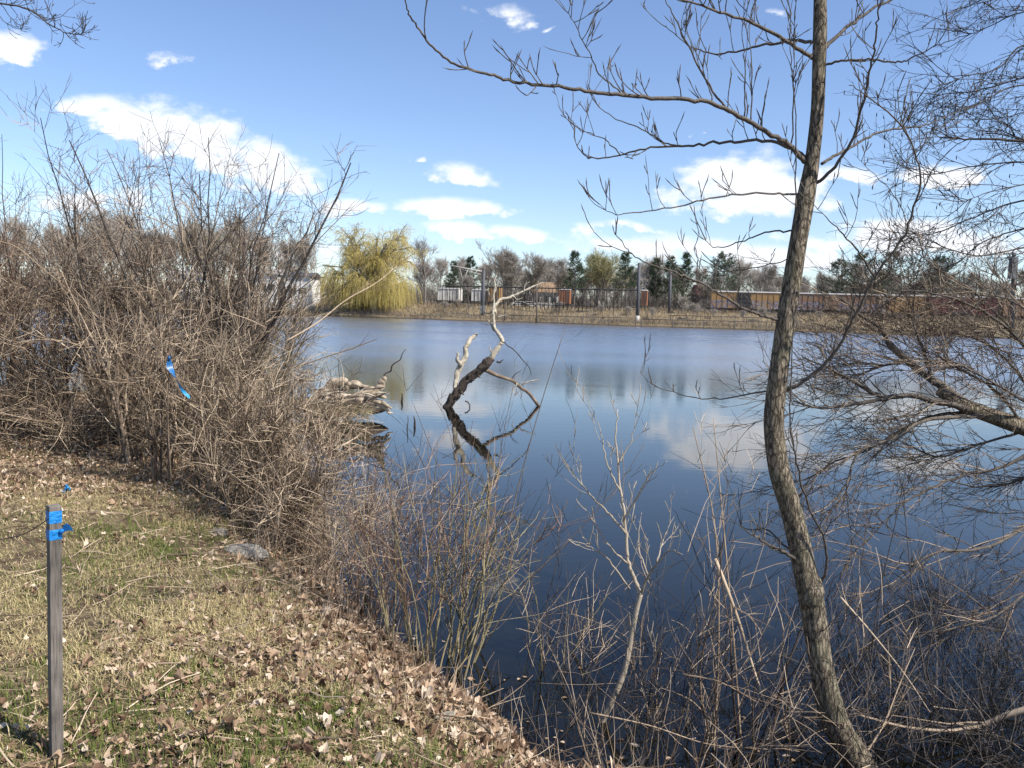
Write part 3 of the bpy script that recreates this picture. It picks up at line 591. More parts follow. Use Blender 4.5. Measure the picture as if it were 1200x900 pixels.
cable = np.array([topA + (topC - topA) * u + np.array([0, 0, -5.5 * u * (1 - u) * 1.2]) for u in np.linspace(0, 1, 24)]); wr.tube(cable, .035, 4)
props(wr.build('cable', C['black']), 'thin black cable sagging from the tall pole to the right', 'cable')
# tall railing in front of the cars
def railing():
    Yf = lambda X: track_y(X) - 8.5
    xs = np.arange(-15.5, 27.5, .78); f = thing('tall_fence', 'tall dark fence of thin upright bars along the tracks', 'fence', (0, 0, 0))
    a = Acc()
    pa = np.array([[x, Yf(x), 7.15 + .02 * math.sin(x)] for x in xs[::4]]); a.tubes(pa[None], np.full((1, len(pa)), .13), 4); a.tubes(pa[None] - [0, 0, 3.5], np.full((1, len(pa)), .09), 4); a.build('rail', C['black'], f)
    for x in xs:
        a = Acc(); a.tube([(x, Yf(x), 2.7), (x, Yf(x), 7.15)], .075, 4); a.build('upright', C['black'], f)
railing()
post_px('timber_post', 'dark timber post standing free in the dry grass', 629, 337, 371, 160, 1.6, C['brown'])
post_px('timber_post', 'short dark post leaning left of the free standing one', 592, 354, 370, 160, 1.3, C['brown'], lean=1.2)
def low_rail(name, label, px0, px1, y0, y1, Y, n):
    root = thing(name, label, 'rail fence'); a = Acc(); pts = []
    for i in range(n):
        u = i / (n - 1); q = P(px0 + (px1 - px0) * u, y0 + (y1 - y0) * u, Y - 6 * u); pts.append(q)
        p_ = Acc(); p_.tube([(q[0], q[1], g1(q[0], q[1]) - .1), q + [0, 0, .12]], .09, 5); p_.build('post', C['brown'], root)
    a.tube(pts, .075, 5); a.build('rail', C['brown'], root)
low_rail('rail_fence', 'low dark rail running above the waterline left of the tall pole', 590, 745, 369, 372.5, 157, 6)
low_rail('rail_fence', 'low dark rail running above the waterline right of the tall pole', 752, 935, 374, 378, 152, 6)
low_rail('rail_fence', 'second low dark rail higher on the bank right of the poles', 786, 905, 369.5, 372.5, 160, 5)

def house(px0, px1, yev, yrf, Y, wall, roof, label, wins, depth=9, gable_front=False, name='house', cat='house', base=3.0):
    a0 = P(px0, yev, Y); a1 = P(px1, yev, Y); zr = P((px0 + px1) / 2, yrf, Y)[2]; ze = a0[2] * .5 + a1[2] * .5; w_ = a1[0] - a0[0]; xc = (a0[0] + a1[0]) / 2
    root = thing(name, label, cat, (xc, Y, base)); a = Acc()
    if gable_front:
        a.prism([(xc - w_ / 2, base), (xc + w_ / 2, base), (xc + w_ / 2, ze), (xc, zr), (xc - w_ / 2, ze)], Y, Y + depth, 1); a.build('wall', wall, root, smooth=False)
        r_ = Acc(); r_.prism([(xc - w_ / 2 - .4, ze - .15), (xc, zr + .05), (xc + w_ / 2 + .4, ze - .15), (xc + w_ / 2 + .4, ze + .15), (xc, zr + .35), (xc - w_ / 2 - .4, ze + .15)], Y - .4, Y + depth + .4, 1); r_.build('roof', roof, root, smooth=False)
    else:
        a.box((xc, Y + depth / 2, (base + ze) / 2), (w_, depth, ze - base)); a.build('wall', wall, root, smooth=False)
        r_ = Acc(); r_.prism([(Y - .5, ze), (Y + depth + .5, ze), (Y + depth + .5, ze + .15), (Y + depth / 2, zr), (Y - .5, ze + .15)], xc - w_ / 2 - .4, xc + w_ / 2 + .4, 0); r_.build('roof', roof, root, smooth=False)
    for (u, v, ww, hh) in wins:
        fr = Acc(); c = (xc + (u - .5) * w_, Y - .04, base + v * (ze - base)); fr.box(c, (ww + .25, .06, hh + .25)); fo = fr.build('window', C['white'], root, smooth=False)
        pn = Acc(); pn.box((c[0], Y - .085, c[2]), (ww, .03, hh)); pn.build('pane', C['glass'], fo, smooth=False)
    return root
house(624, 655, 343, 330, 200, C['wallwhite'], C['tanroof'], 'white house with a broad tan roof behind the bare trees', [(.2, .6, 1, 1.3), (.5, .6, 1, 1.3), (.8, .6, 1, 1.3)])
house(702, 716, 340, 332, 205, C['wallwhite'], C['darkroof'], 'narrow white house front left of the tall pole', [(.5, .6, 1.0, 1.4)], gable_front=True)
house(742, 762, 340, 318, 215, C['wallwhite'], C['roofgrey'], 'pale house with a steep gable behind the tall pole', [(.35, .75, .9, 1.3), (.7, .75, .9, 1.3)], gable_front=True)
house(819, 834, 346, 333, 196, C['dull'], C['redroof'], 'dark shed with a red brown roof left of the ochre boxcar', [(.5, .6, 1.2, 1)])
house(196, 242, 322, 316, 178, C['wallwhite'], C['roofgrey'], 'large white building seen through the left thicket', [(.15, .7, 1.2, 1.4), (.4, .7, 1.2, 1.4), (.65, .7, 1.2, 1.4), (.88, .7, 1.2, 1.4)], name='building', cat='building', base=.7)
house(286, 324, 321, 314, 178, C['wallwhite'], C['roofgrey'], 'low white building right of the large white one', [(.2, .65, 2.0, 1.8), (.6, .65, 1.2, 1.4), (.85, .65, 1.2, 1.4)], name='building', cat='building', base=.7)
house(334, 364, 324, 318, 178, C['wallwhite'], C['darkroof'], 'long white building with a blue grey roof left of the willow', [(.3, .6, 1.6, 1.2), (.7, .6, 1.6, 1.2)], name='building', cat='building', base=.7)
house(1010, 1030, 340, 332, 210, C['wallwhite'], C['redroof'], 'white house mostly hidden behind the pine clump', [(.5, .6, 1.2, 1.2)])
def car(px, Y, label):
    q = P(px, 355, Y); z = 3.02; root = thing('parked_car', label, 'car', (q[0], Y, z), 'white cars parked beyond the tracks')
    b = Acc(); x, y = q[0], Y
    b.prism([(x - 2.1, z + .35), (x + 2.1, z + .35), (x + 2.15, z + .75), (x + 1.3, z + .95), (x + .8, z + 1.42), (x - .9, z + 1.45), (x - 1.6, z + .98), (x - 2.15, z + .9)], y - .85, y + .85, 1); b.build('body', C['white'], root, smooth=False)
    g = Acc(); g.prism([(x + 1.1, z + .98), (x + .7, z + 1.35), (x - .8, z + 1.38), (x - 1.3, z + 1.0)], y - .88, y - .86, 1); g.build('window', C['glass'], root, smooth=False)
    for wx in (-1.3, 1.3):
        for wy in (-.8, .8): t = Acc(); t.tube([(x + wx, y + wy - .1, z + .33), (x + wx, y + wy + .1, z + .33)], .33, 12); t.build('wheel', C['black'], root, smooth=False)
car(609, 187, 'white car parked left of two near the tan roofed house'); car(621, 187, 'white car parked right of two near the tan roofed house')

# dry grass on the far bank, far bushes
def far_grass():
    g = np.random.default_rng(8); n = 42000; X = g.uniform(-48, 110, n); off = g.uniform(-21.6, -3.5, n); Y = track_y(X) + off + 1.6 * np.sin(X * .21) * (off < -18)
    Z = gz(X, Y); d = shore_d(X, Y); k = d > .3; X, Y, Z = X[k], Y[k], Z[k]; n = len(X); h = g.uniform(.25, .9, n) * (1 + .5 * wav(X, Y, .3, 9))
    w_ = .035; s = np.stack([X, Y, Z], 1); a = g.uniform(0, 6.28, n); sd_ = np.stack([np.cos(a), np.sin(a), 0 * a], 1) * w_
    tp = s + np.stack([g.normal(0, .22, n), g.normal(0, .22, n), h], 1)
    A = Acc(); A.raw(np.stack([s - sd_, s + sd_, tp], 1).reshape(-1, 3), np.arange(n * 3).reshape(-1, 3), np.repeat(np.clip(.5 + .35 * wav(X, Y, .15, 10) + g.normal(0, .2, n), 0, 1), 3))
    props(A.build('dry_grass', MT['drygrass'], smooth=False), 'tan dry grass covering the far bank below the tracks', 'grass', kind='stuff')
far_grass()
# ------------------------------------------------------------------ shrubs
def shrub(name, label, base, seed, H, nst=14, rb=.25, spread=.35, lean=(0, 0, 0), mats=('grey', 'tan'), dens=1.0, r0=.011, wob=.09, up=.03, cat='shrub', group=None, kb=8, kt=5, fine=2, tr=.0026, tl=1.0, ang=.55):
    """many-stemmed leafless shrub"""
    g = np.random.default_rng(seed); base = np.asarray(base, float); root = thing(name, label, cat, base, group)
    st = Acc(); tw = Acc(); lean = np.asarray(lean, float)
    a = g.uniform(0, 2 * np.pi, nst); rr = rb * np.sqrt(g.uniform(0, 1, nst))
    s = base + np.stack([np.cos(a) * rr, np.sin(a) * rr, np.full(nst, -.06)], 1)
    o = g.uniform(.2, 1, nst) * spread; d = np.stack([np.cos(a) * o, np.sin(a) * o, np.ones(nst)], 1) + lean + g.normal(0, .1, (nst, 3))
    ln = H * g.uniform(.65, 1.08, nst); n = 10
    l0 = grow(g, s, d, ln, n, wob, (0, 0, 1), up); st.tubes(l0, taper(r0 * g.uniform(.7, 1.3, nst), n, .22), 5, g.uniform(.1, .9, nst))
    s, d, par, tt = spawn(g, l0, kb, .18, .97, ang, .2, up=.1); l1 = grow(g, s, d, (1.12 - tt) * ln[par] * g.uniform(.3, .6, len(s)), 6, .15, (0, 0, 1), .05)
    tw.tubes(l1, taper(r0 * .48 * (1.25 - tt), 6, .38), 4, g.beta(.6, .6, len(s)))
    s, d, par2, t2 = spawn(g, l1, max(1, int(kt * dens + .5)), .12, 1, .75, .3, up=.08); l2 = grow(g, s, d, g.uniform(.18, .5, len(s)) * tl, 4, .12, (0, 0, 1), .04)
    tw.tubes(l2, taper(np.full(len(s), tr * 1.15), 4, .55), 3, g.beta(.5, .5, len(s)))
    if fine:
        s, d, par3, t3 = spawn(g, l2, max(1, int(fine * dens + .5)), .1, 1, .8, .3, up=.05); l3 = grow(g, s, d, g.uniform(.07, .24, len(s)) * tl, 3, .12)
        tw.tubes(l3, taper(np.full(len(s), tr * .9), 3, .6), 3, g.beta(.5, .5, len(s)))
    st.build('stems', MT[mats[0]], root); tw.build('twigs', MT[mats[1]], root, smooth=False)
    return root
TH = 'bare shrubs of the left thicket'
def bp(px, py): return PG_(px, py)
# front row, leaning to the light over the water
shrub('bare_shrub', 'low tan shrub arching right over the water beside the flat grey rock', bp(318, 638), 101, .95, 15, .22, .55, (.32, .1, 0), ('tan', 'tan'), .8, .009, group=TH)
shrub('bare_shrub', 'tan shrub just left of the flat grey rock, its stems fanning right', bp(292, 612), 102, 1.3, 15, .25, .45, (.32, .1, 0), ('tan', 'tan'), .8, .010, group=TH)
shrub('bare_shrub', 'brown shrub in front below the blue ribbon, stems rising from the grass edge', bp(255, 588), 103, 1.5, 13, .28, .45, (.15, 0, 0), ('grey', 'tan'), .8, .011, group=TH)
shrub('bare_shrub', 'brown shrub holding the blue ribbon on its twigs', bp(208, 562), 104, 1.8, 12, .3, .45, (.05, 0, 0), ('grey', 'tan'), .8, .012, group=TH)
shrub('bare_shrub', 'shrub with several rough upright stems left of the blue ribbon', bp(172, 542), 105, 2.1, 10, .22, .36, (0, 0, 0), ('grey', 'tan'), .8, .017, group=TH)
shrub('bare_shrub', 'tan shrub reaching right over the water toward the root wad', bp(296, 577), 106, 1.2, 14, .3, .5, (.24, .05, 0), ('tan', 'tan'), .9, .010, group=TH)
shrub('bare_shrub', 'pale twiggy shrub leaning over the water in front of the root wad', bp(276, 547), 107, 1.2, 13, .25, .5, (.16, .05, 0), ('tan', 'olive'), .9, .010, group=TH)
# second row
shrub('bare_shrub', 'tall shrub with a thick dark trunk, left of the thicket middle', bp(142, 522), 108, 2.45, 7, .15, .5, (.05, 0, 0), ('dark', 'grey'), 1.0, .030, kb=12, group=TH)
shrub('bare_shrub', 'tall upright dark stemmed shrub in the thicket middle, tips against the white cloud', bp(232, 528), 109, 3.6, 10, .22, .26, (.0, 0, 0), ('dark', 'grey'), 1.0, .021, kb=11, group=TH)
shrub('bare_shrub', 'tall dark shrub with long limbs slanting up to the right above the water', bp(246, 535), 110, 3.5, 7, .18, .2, (.12, 0, 0), ('dark', 'grey'), 1.0, .024, kb=12, group=TH)
shrub('bare_shrub', 'tangled brown shrub at the far left end of the leaf litter', bp(85, 508), 111, 3.1, 13, .4, .6, (0, 0, 0), ('grey', 'tan'), .9, .013, group=TH)
shrub('bare_shrub', 'reddish brown tangled shrub at the left edge of the picture', bp(28, 500), 112, 2.8, 13, .4, .55, (0, 0, 0), ('grey', 'red'), 1.0, .013, group=TH)
shrub('bare_shrub', 'reddish brown shrub cut by the left edge of the picture', bp(-35, 505), 113, 2.9, 13, .4, .5, (0, 0, 0), ('grey', 'red'), 1.0, .013, group=TH)
shrub('bare_shrub', 'dense brown shrub behind the ribbon', bp(195, 515), 114, 2.1, 11, .4, .55, (.0, 0, 0), ('grey', 'tan'), .9, .013, group=TH)
shrub('bare_shrub', 'dense brown shrub on the waterside right behind the ribbon', bp(285, 512), 115, 2.0, 11, .4, .45, (.1, 0, 0), ('grey', 'tan'), .9, .012, group=TH)
shrub('bare_shrub', 'spreading shrub at the tip of the headland, twigs before the willow', bp(282, 512), 116, 3.0, 11, .3, .45, (.12, .1, 0), ('grey', 'olive'), .8, .012, group=TH)
for i, (px, py, h) in enumerate([(40, 489, 3.0), (120, 492, 3.1), (180, 494, 1.8), (245, 496, 1.8), (-30, 488, 3.6)]):
    shrub('bare_shrub', 'grey brown shrub in the back row of the thicket at the waterline', bp(px, py), 120 + i, h * 1.0, 10, .5, .42, (0, 0, 0), ('dark', 'grey'), .8, .013, group='back row of the left thicket')
shrub('bare_shrub', 'low tan shrub off the left edge of the picture beside the leaf litter', bp(-90, 530), 130, 2.6, 14, .4, .5, (0, 0, 0), ('grey', 'tan'), 1.1, .012, group=TH)

shrub('bare_shrub', 'thin open shrub rising in front of the white building left of the willow', bp(292, 530), 117, 2.7, 8, .25, .28, (.1, .1, 0), ('dark', 'grey'), .8, .013, group=TH)
shrub('bare_shrub', 'low sprawling tangle of dead twigs over the leaves left of the dark trunk', bp(108, 518), 151, .9, 12, .35, 1.0, (0, -.2, 0), ('tan', 'tan'), .9, .008, ang=.9, wob=.15, group=TH)
shrub('bare_shrub', 'low sprawling tangle of twigs over the leaves at the left edge', bp(36, 512), 152, 1.0, 12, .4, 1.0, (0, -.2, 0), ('tan', 'grey'), .9, .008, ang=.9, wob=.15, group=TH)
shrub('bare_shrub', 'low sprawling twigs at the foot of the rough upright stems', bp(160, 533), 153, .8, 11, .3, 1.0, (0, -.1, 0), ('tan', 'tan'), .9, .007, ang=.9, wob=.15, group=TH)
for i, (px, py, h, lb) in enumerate([(60, 500, 2.4, 'tall grey shrub with upright twigs near the left edge, topping the thicket'), (165, 505, 3.7, 'tall grey shrub topping the thicket between the two dark trunks'), (262, 508, 3.4, 'tall grey shrub with fine tips below the big white cloud'), (300, 515, 3.3, 'grey shrub with fine tips at the right end of the thicket')]):
    shrub('bare_shrub', lb, bp(px, py), 140 + i, h, 7 if px > 200 else 9, .35, .3, (.02, 0, 0), ('dark', 'grey'), .8, .014, group=TH, kb=12)
# single long canes
def cane(name, label, pts, r0, mat='tan', sides=6, cat='branch', group=None, n=24, twigs=0, seed=1, tip=.3):
    sp = spline(pts, n); g = np.random.default_rng(seed); b = sp[0]; root = thing(name, label, cat, b, group); a = Acc(); a.tube(sp, taper([r0], n - 1, tip)[0], sides, g.uniform(.4, .9)); a.build('stem', MT[mat], root)
    if twigs:
        s, d, par, t = spawn(g, sp[None], twigs, .25, 1, .6, .25, up=.15); l = grow(g, s, d, g.uniform(.15, .5, len(s)), 5, .1, k=.06); c = Acc(); c.tubes(l, taper(r0 * .4 * (1.2 - t), 5, .4), 4, g.uniform(.2, .9, len(s)))
        s, d, par, t = spawn(g, l, 4, .2, 1, .6, .25, up=.1); l = grow(g, s, d, g.uniform(.08, .22, len(s)), 3, .1); c.tubes(l, taper(np.full(len(s), .0018), 3, .5), 3, g.uniform(.2, .9, len(s))); c.build('twigs', MT[mat], root, smooth=False)
    return root
def trace(pp, Y0, Y1=None):
    Y1 = Y0 if Y1 is None else Y1; n = len(pp); return np.array([P(x, y, Y0 + (Y1 - Y0) * i / (n - 1)) for i, (x, y) in enumerate(pp)])
cane('dead_stalk', 'pale dead stalk standing upright at the upper left of the thicket', trace([(74, 340), (70, 330), (62, 290), (58, 255), (54, 222)], 8.4), .008, 'tan')
cane('dead_stalk', 'pale dead cane arching from the left edge down into the thicket', trace([(-12, 280), (20, 290), (50, 315), (78, 338), (110, 375)], 7.9), .007, 'tan', twigs=6, seed=8)
cane('dead_stalk', 'pale crooked branch rising left of the ribbon trunk', trace([(150, 500), (135, 468), (118, 445), (106, 430), (102, 412), (85, 402), (50, 396), (20, 385)], 8.6, 8.0), .010, 'tan', twigs=6)
cane('dead_stalk', 'long pale branch slanting up to the right in front of the willow', trace([(335, 400), (372, 378), (405, 352), (440, 332), (465, 312)], 9.5, 10.5), .011, 'tan', twigs=16, seed=4)
cane('dead_stalk', 'pale broken pole lying up through the front tan shrub', trace([(300, 618), (328, 590), (345, 565), (395, 535), (420, 520)], 5.9, 7.2), .008, 'tan')

# ------------------------------------------------------------------ big tree on the right
def traced_tree(root, trunk, limbs, seed, tmat, lmat, twigk=5, twl=(.06, .22), up=.5, sides=20, second=True, tr=.0022, catkins=False, limbk=.54, noise=.05):
    """trunk: (points, radii); limbs: list of (points, r0). Twigs sprout from the limbs."""
    g = np.random.default_rng(seed); a = Acc(); pts, rad = trunk; n = len(pts) * 9; sp = spline(pts, n); rr = np.interp(np.linspace(0, 1, n), np.linspace(0, 1, len(rad)), rad)
    a.tube(sp, rr, sides, .5, noise=noise, rng=g); a.build('trunk', tmat, root)
    tw = Acc()
    for (q, r0) in limbs:
        m = max(12, len(q) * 5); s_ = spline(q, m); s_[1:-1] += g.normal(0, .0025, (m - 2, 3))
        r_ = taper([r0 * limbk], m - 1, .2, .9)[0]; l = Acc(); l.tube(s_, r_, 8, g.uniform(.3, .7)); l.build('limb', lmat, root)
        Lg = np.linalg.norm(np.diff(s_, axis=0), axis=1).sum(); k = max(3, int(Lg * twigk * 2))
        s, d, par, t = spawn(g, s_[None], k, .12, 1, .9, .25, up=up); ln = g.uniform(*twl, k) * (.7 + .8 * g.random(k) ** 2)
        l1 = grow(g, s, d, ln, 6, .10, (0, 0, 1), .14); rt = np.minimum(np.maximum(.0018, r0 * .16), .0028); rd = taper(np.full(k, rt), 6, .5); rd[:, 5] *= 1.5; rd[:, 6] *= .4
        tw.tubes(l1, rd, 5, g.uniform(.2, .8, k))
        if second:
            s, d, par, t = spawn(g, l1, 2, .25, .9, .7, .2, up=up * .6); l2 = grow(g, s, d, g.uniform(.03, .12, len(s)), 4, .1, (0, 0, 1), .12); rd = taper(np.full(len(s), tr), 4, .6); rd[:, 3] *= 1.6; rd[:, 4] *= .4
            tw.tubes(l2, rd, 4, g.uniform(.2, .8, len(s)))
    tw.build('twigs', lmat, root)
TD = 3.85
def big_tree():
    tp = [(1018, 925, 41), (1004, 892, 36), (977, 840, 32), (961, 770, 28), (952, 710, 29), (941, 655, 27), (927, 597, 25), (913, 550, 24), (907, 500, 23), (911, 450, 22), (919, 390, 21), (929, 330, 21), (937, 275, 20), (945, 228, 20), (952, 190, 16), (958, 130, 15), (960, 60, 15), (961, 0, 14), (964, -140, 11), (968, -320, 8), (972, -470, 4)]
    pts = np.array([P(x, y, TD) for x, y, w in tp]); rad = [w / 2 * TD / 960 for x, y, w in tp]
    b = pts[0].copy(); root = thing('bare_tree', 'tall bare tree with furrowed bark and a bowed trunk at the right bank', 'tree', b)
    k = TD / 960
    def T(pp, dY, rpx): return (trace(pp, TD, TD + dY), rpx / 2 * k)
    L = [T([(952, 68), (925, 50), (893, 32), (860, 20), (830, 10), (795, -2), (760, -12)], -.5, 9),
         T([(951, 50), (930, 47), (913, 50), (883, 55), (857, 62), (830, 62), (805, 52), (780, 30)], .5, 7.5),
         T([(966, 57), (987, 37), (1013, 17), (1040, 1), (1080, -20), (1120, -60)], .3, 9),
         T([(966, 76), (990, 71), (1020, 70), (1050, 73), (1067, 68), (1100, 53), (1122, 44)], -.4, 5.5),
         T([(943, 190), (927, 172), (903, 157), (873, 140), (850, 128), (820, 118), (777, 115), (733, 112), (693, 108), (660, 102), (627, 99), (593, 93), (570, 86), (533, 75), (510, 58), (493, 37), (480, 17), (475, -2)], -.7, 11),
         T([(943, 184), (927, 174), (900, 165), (867, 166), (833, 168), (800, 171), (760, 173), (727, 182), (693, 185), (677, 173), (673, 157)], .6, 8),
         T([(800, 171), (780, 167), (750, 150), (723, 140), (700, 123), (690, 103), (689, 75)], .4, 3.6),
         T([(727, 182), (707, 163), (673, 148), (653, 123)], .3, 3.0),
         T([(733, 112), (705, 90), (690, 60), (672, 25), (655, 0)], -.8, 3.4), T([(850, 128), (822, 85), (800, 40), (782, 5), (770, -25)], -.2, 5), T([(835, 122), (830, 100), (815, 60), (790, 20)], .3, 3.5),
         T([(963, 192), (983, 180), (1007, 167), (1030, 155), (1057, 150), (1083, 147), (1117, 133), (1150, 122)], .5, 7),
         T([(957, 214), (977, 197), (997, 167), (1010, 127), (1018, 90), (1025, 57), (1028, 27), (1029, 0), (1031, -40)], -.4, 7.5),
         T([(938, 228), (910, 227), (870, 227), (833, 232), (793, 242), (743, 249), (717, 250), (700, 237)], -.3, 5),
         T([(932, 270), (897, 272), (870, 283), (843, 290), (830, 285), (827, 275)], .4, 4),
         T([(916, 376), (893, 369), (877, 364), (858, 354), (835, 340), (812, 327), (791, 319), (763, 310), (739, 296), (728, 281)], -.5, 7),
         T([(928, 303), (889, 313), (847, 318), (809, 318), (770, 314)], .5, 2.6),
         T([(905, 457), (877, 462), (840, 467), (800, 463), (765, 450), (750, 436)], .3, 4),
         T([(920, 458), (947, 443), (973, 420), (990, 393), (1007, 360), (1025, 325), (1050, 290), (1063, 267), (1078, 217), (1073, 180), (1050, 140), (1017, 113), (995, 100)], -.5, 8),
         T([(1025, 325), (1007, 297), (982, 267), (958, 245)], -.3, 5), T([(1024, 336), (1040, 322), (1045, 310), (1039, 298)], -.4, 3.5), T([(1050, 290), (1062, 270), (1052, 235), (1020, 200), (1000, 180)], .3, 3),
         T([(938, 658), (910, 643), (890, 632), (868, 617)], -.4, 9), T([(935, 655), (900, 622), (875, 620), (855, 608)], .2, 5),
         T([(958, 690), (968, 668), (966, 632), (947, 592), (933, 540), (926, 490), (928, 420), (930, 370)], -.25, 7)]
    for x, y0, y1, dd in ((872, 137, -30, -.1), (932, 262, -30, -.25), (928, 180, -30, -.35), (880, 145, 10, .1)):
        L.append(T([(x, y0), (x + 1, y0 * .6), (x - 2, y0 * .3), (x + 1, y1)], dd, 3.4))
    traced_tree(root, (pts, rad), L, 5, MT['bark'], MT['limb'], twigk=5.5, up=.5)
    # basal burl on the bowed trunk
    a = Acc(); g = np.random.default_rng(9); c = P(948, 690, TD - .02); a.tube([c + [.0, .01, -.10], c + [.012, 0, -.05], c + [.026, 0, .0], c + [.034, .01, .06]], [.03, .052, .05, .02], 14, noise=.06, rng=g); a.build('burl', MT['bark'], root)
big_tree()

def side_tree():
    """leaning tree from outside the right edge, limbs low over the water"""
    b = np.array([5.6, 6.1, g1(5.6, 6.1) - .1]); Y = 6.0
    root = thing('leaning_tree', 'leaning tree with low spreading limbs reaching in over the water from the right', 'tree', b)
    tp = [b, b + [-.15, 0, .5], P(1290, 540, Y), P(1230, 512, Y), P(1167, 489, Y), P(1135, 478, Y), P(1112, 466, Y), P(1100, 459, Y)]
    k = Y / 960
    def T(pp, dY, rpx, y0=None): return (trace(pp, y0 or Y, (y0 or Y) + dY), rpx / 2 * k)
    L = [T([(1160, 484), (1130, 472), (1110, 457), (1090, 443), (1063, 423), (1043, 403), (1030, 383), (1012, 372), (985, 350)], .4, 19), T([(1150, 484), (1115, 474), (1093, 470), (1063, 463), (1033, 468), (1000, 473), (960, 478), (930, 470)], -.4, 12),
         T([(1063, 463), (1033, 465), (1000, 447), (967, 430), (940, 418)], -.2, 8), T([(1165, 488), (1125, 488), (1083, 493), (1047, 513), (1007, 530), (990, 570), (962, 600)], -.7, 8), T([(1150, 485), (1105, 485), (1063, 500), (1017, 527), (970, 545), (940, 570)], .3, 7),
         T([(1095, 450), (1090, 437), (1083, 413), (1073, 387), (1070, 363), (1055, 335)], .2, 8), T([(1063, 423), (1030, 430), (1005, 440)], .5, 5), T([(1200, 500), (1170, 460), (1120, 430), (1075, 420)], -.5, 6), T([(1230, 500), (1195, 440), (1150, 400), (1090, 385)], .4, 7),
         T([(1240, 505), (1210, 420), (1160, 370), (1100, 345), (1050, 340)], -.6, 7), T([(1240, 500), (1200, 470), (1150, 440), (1110, 420)], -1.0, 6), T([(1235, 512), (1180, 545), (1120, 560), (1060, 590), (1010, 640)], -.5, 7),
         T([(1260, 530), (1220, 600), (1160, 640), (1090, 650), (1040, 690)], -.8, 8), T([(1250, 515), (1200, 560), (1140, 570), (1080, 550)], .5, 6), T([(1270, 520), (1220, 430), (1150, 350), (1090, 310)], .5, 6), T([(1200, 505), (1150, 520), (1100, 535), (1060, 520)], .3, 5),
         T([(1290, 540), (1230, 660), (1170, 720), (1100, 740)], -1.0, 9), T([(1280, 520), (1235, 400), (1180, 350), (1120, 350)], -.2, 6)]
    g = np.random.default_rng(61)
    traced_tree(root, (np.array(tp), [.13, .11, .085, .07, .058, .05, .042, .03]), L, 6, MT['bark'], MT['limb'], twigk=4, twl=(.1, .3), up=.2, limbk=.7)
    # long thin twig sprays
    tw = Acc(); ls = np.stack([spline(q, 12) for q, r in L])
    s, d, par, t = spawn(g, ls, 13, .1, .95, .55, .3, up=.05); d[:, 0] -= .35; l1 = grow(g, s, d, g.uniform(.3, .85, len(s)), 8, .09, (-.3, 0, .25), .03); tw.tubes(l1, taper(np.full(len(s), .0042), 8, .35), 4, g.uniform(.1, .9, len(s)))
    s, d, par, t = spawn(g, l1, 8, .15, 1, .55, .25); l2 = grow(g, s, d, g.uniform(.12, .38, len(s)), 5, .09); tw.tubes(l2, taper(np.full(len(s), .0025), 5, .5), 3, g.uniform(.1, .9, len(s)))
    s, d, par, t = spawn(g, l2, 3, .15, 1, .6, .25); l2 = grow(g, s, d, g.uniform(.05, .15, len(s)), 3, .1); tw.tubes(l2, taper(np.full(len(s), .0018), 3, .5), 3, g.uniform(.1, .9, len(s)))
    tw.build('twig_sprays', MT['grey'], root, smooth=False)
side_tree()
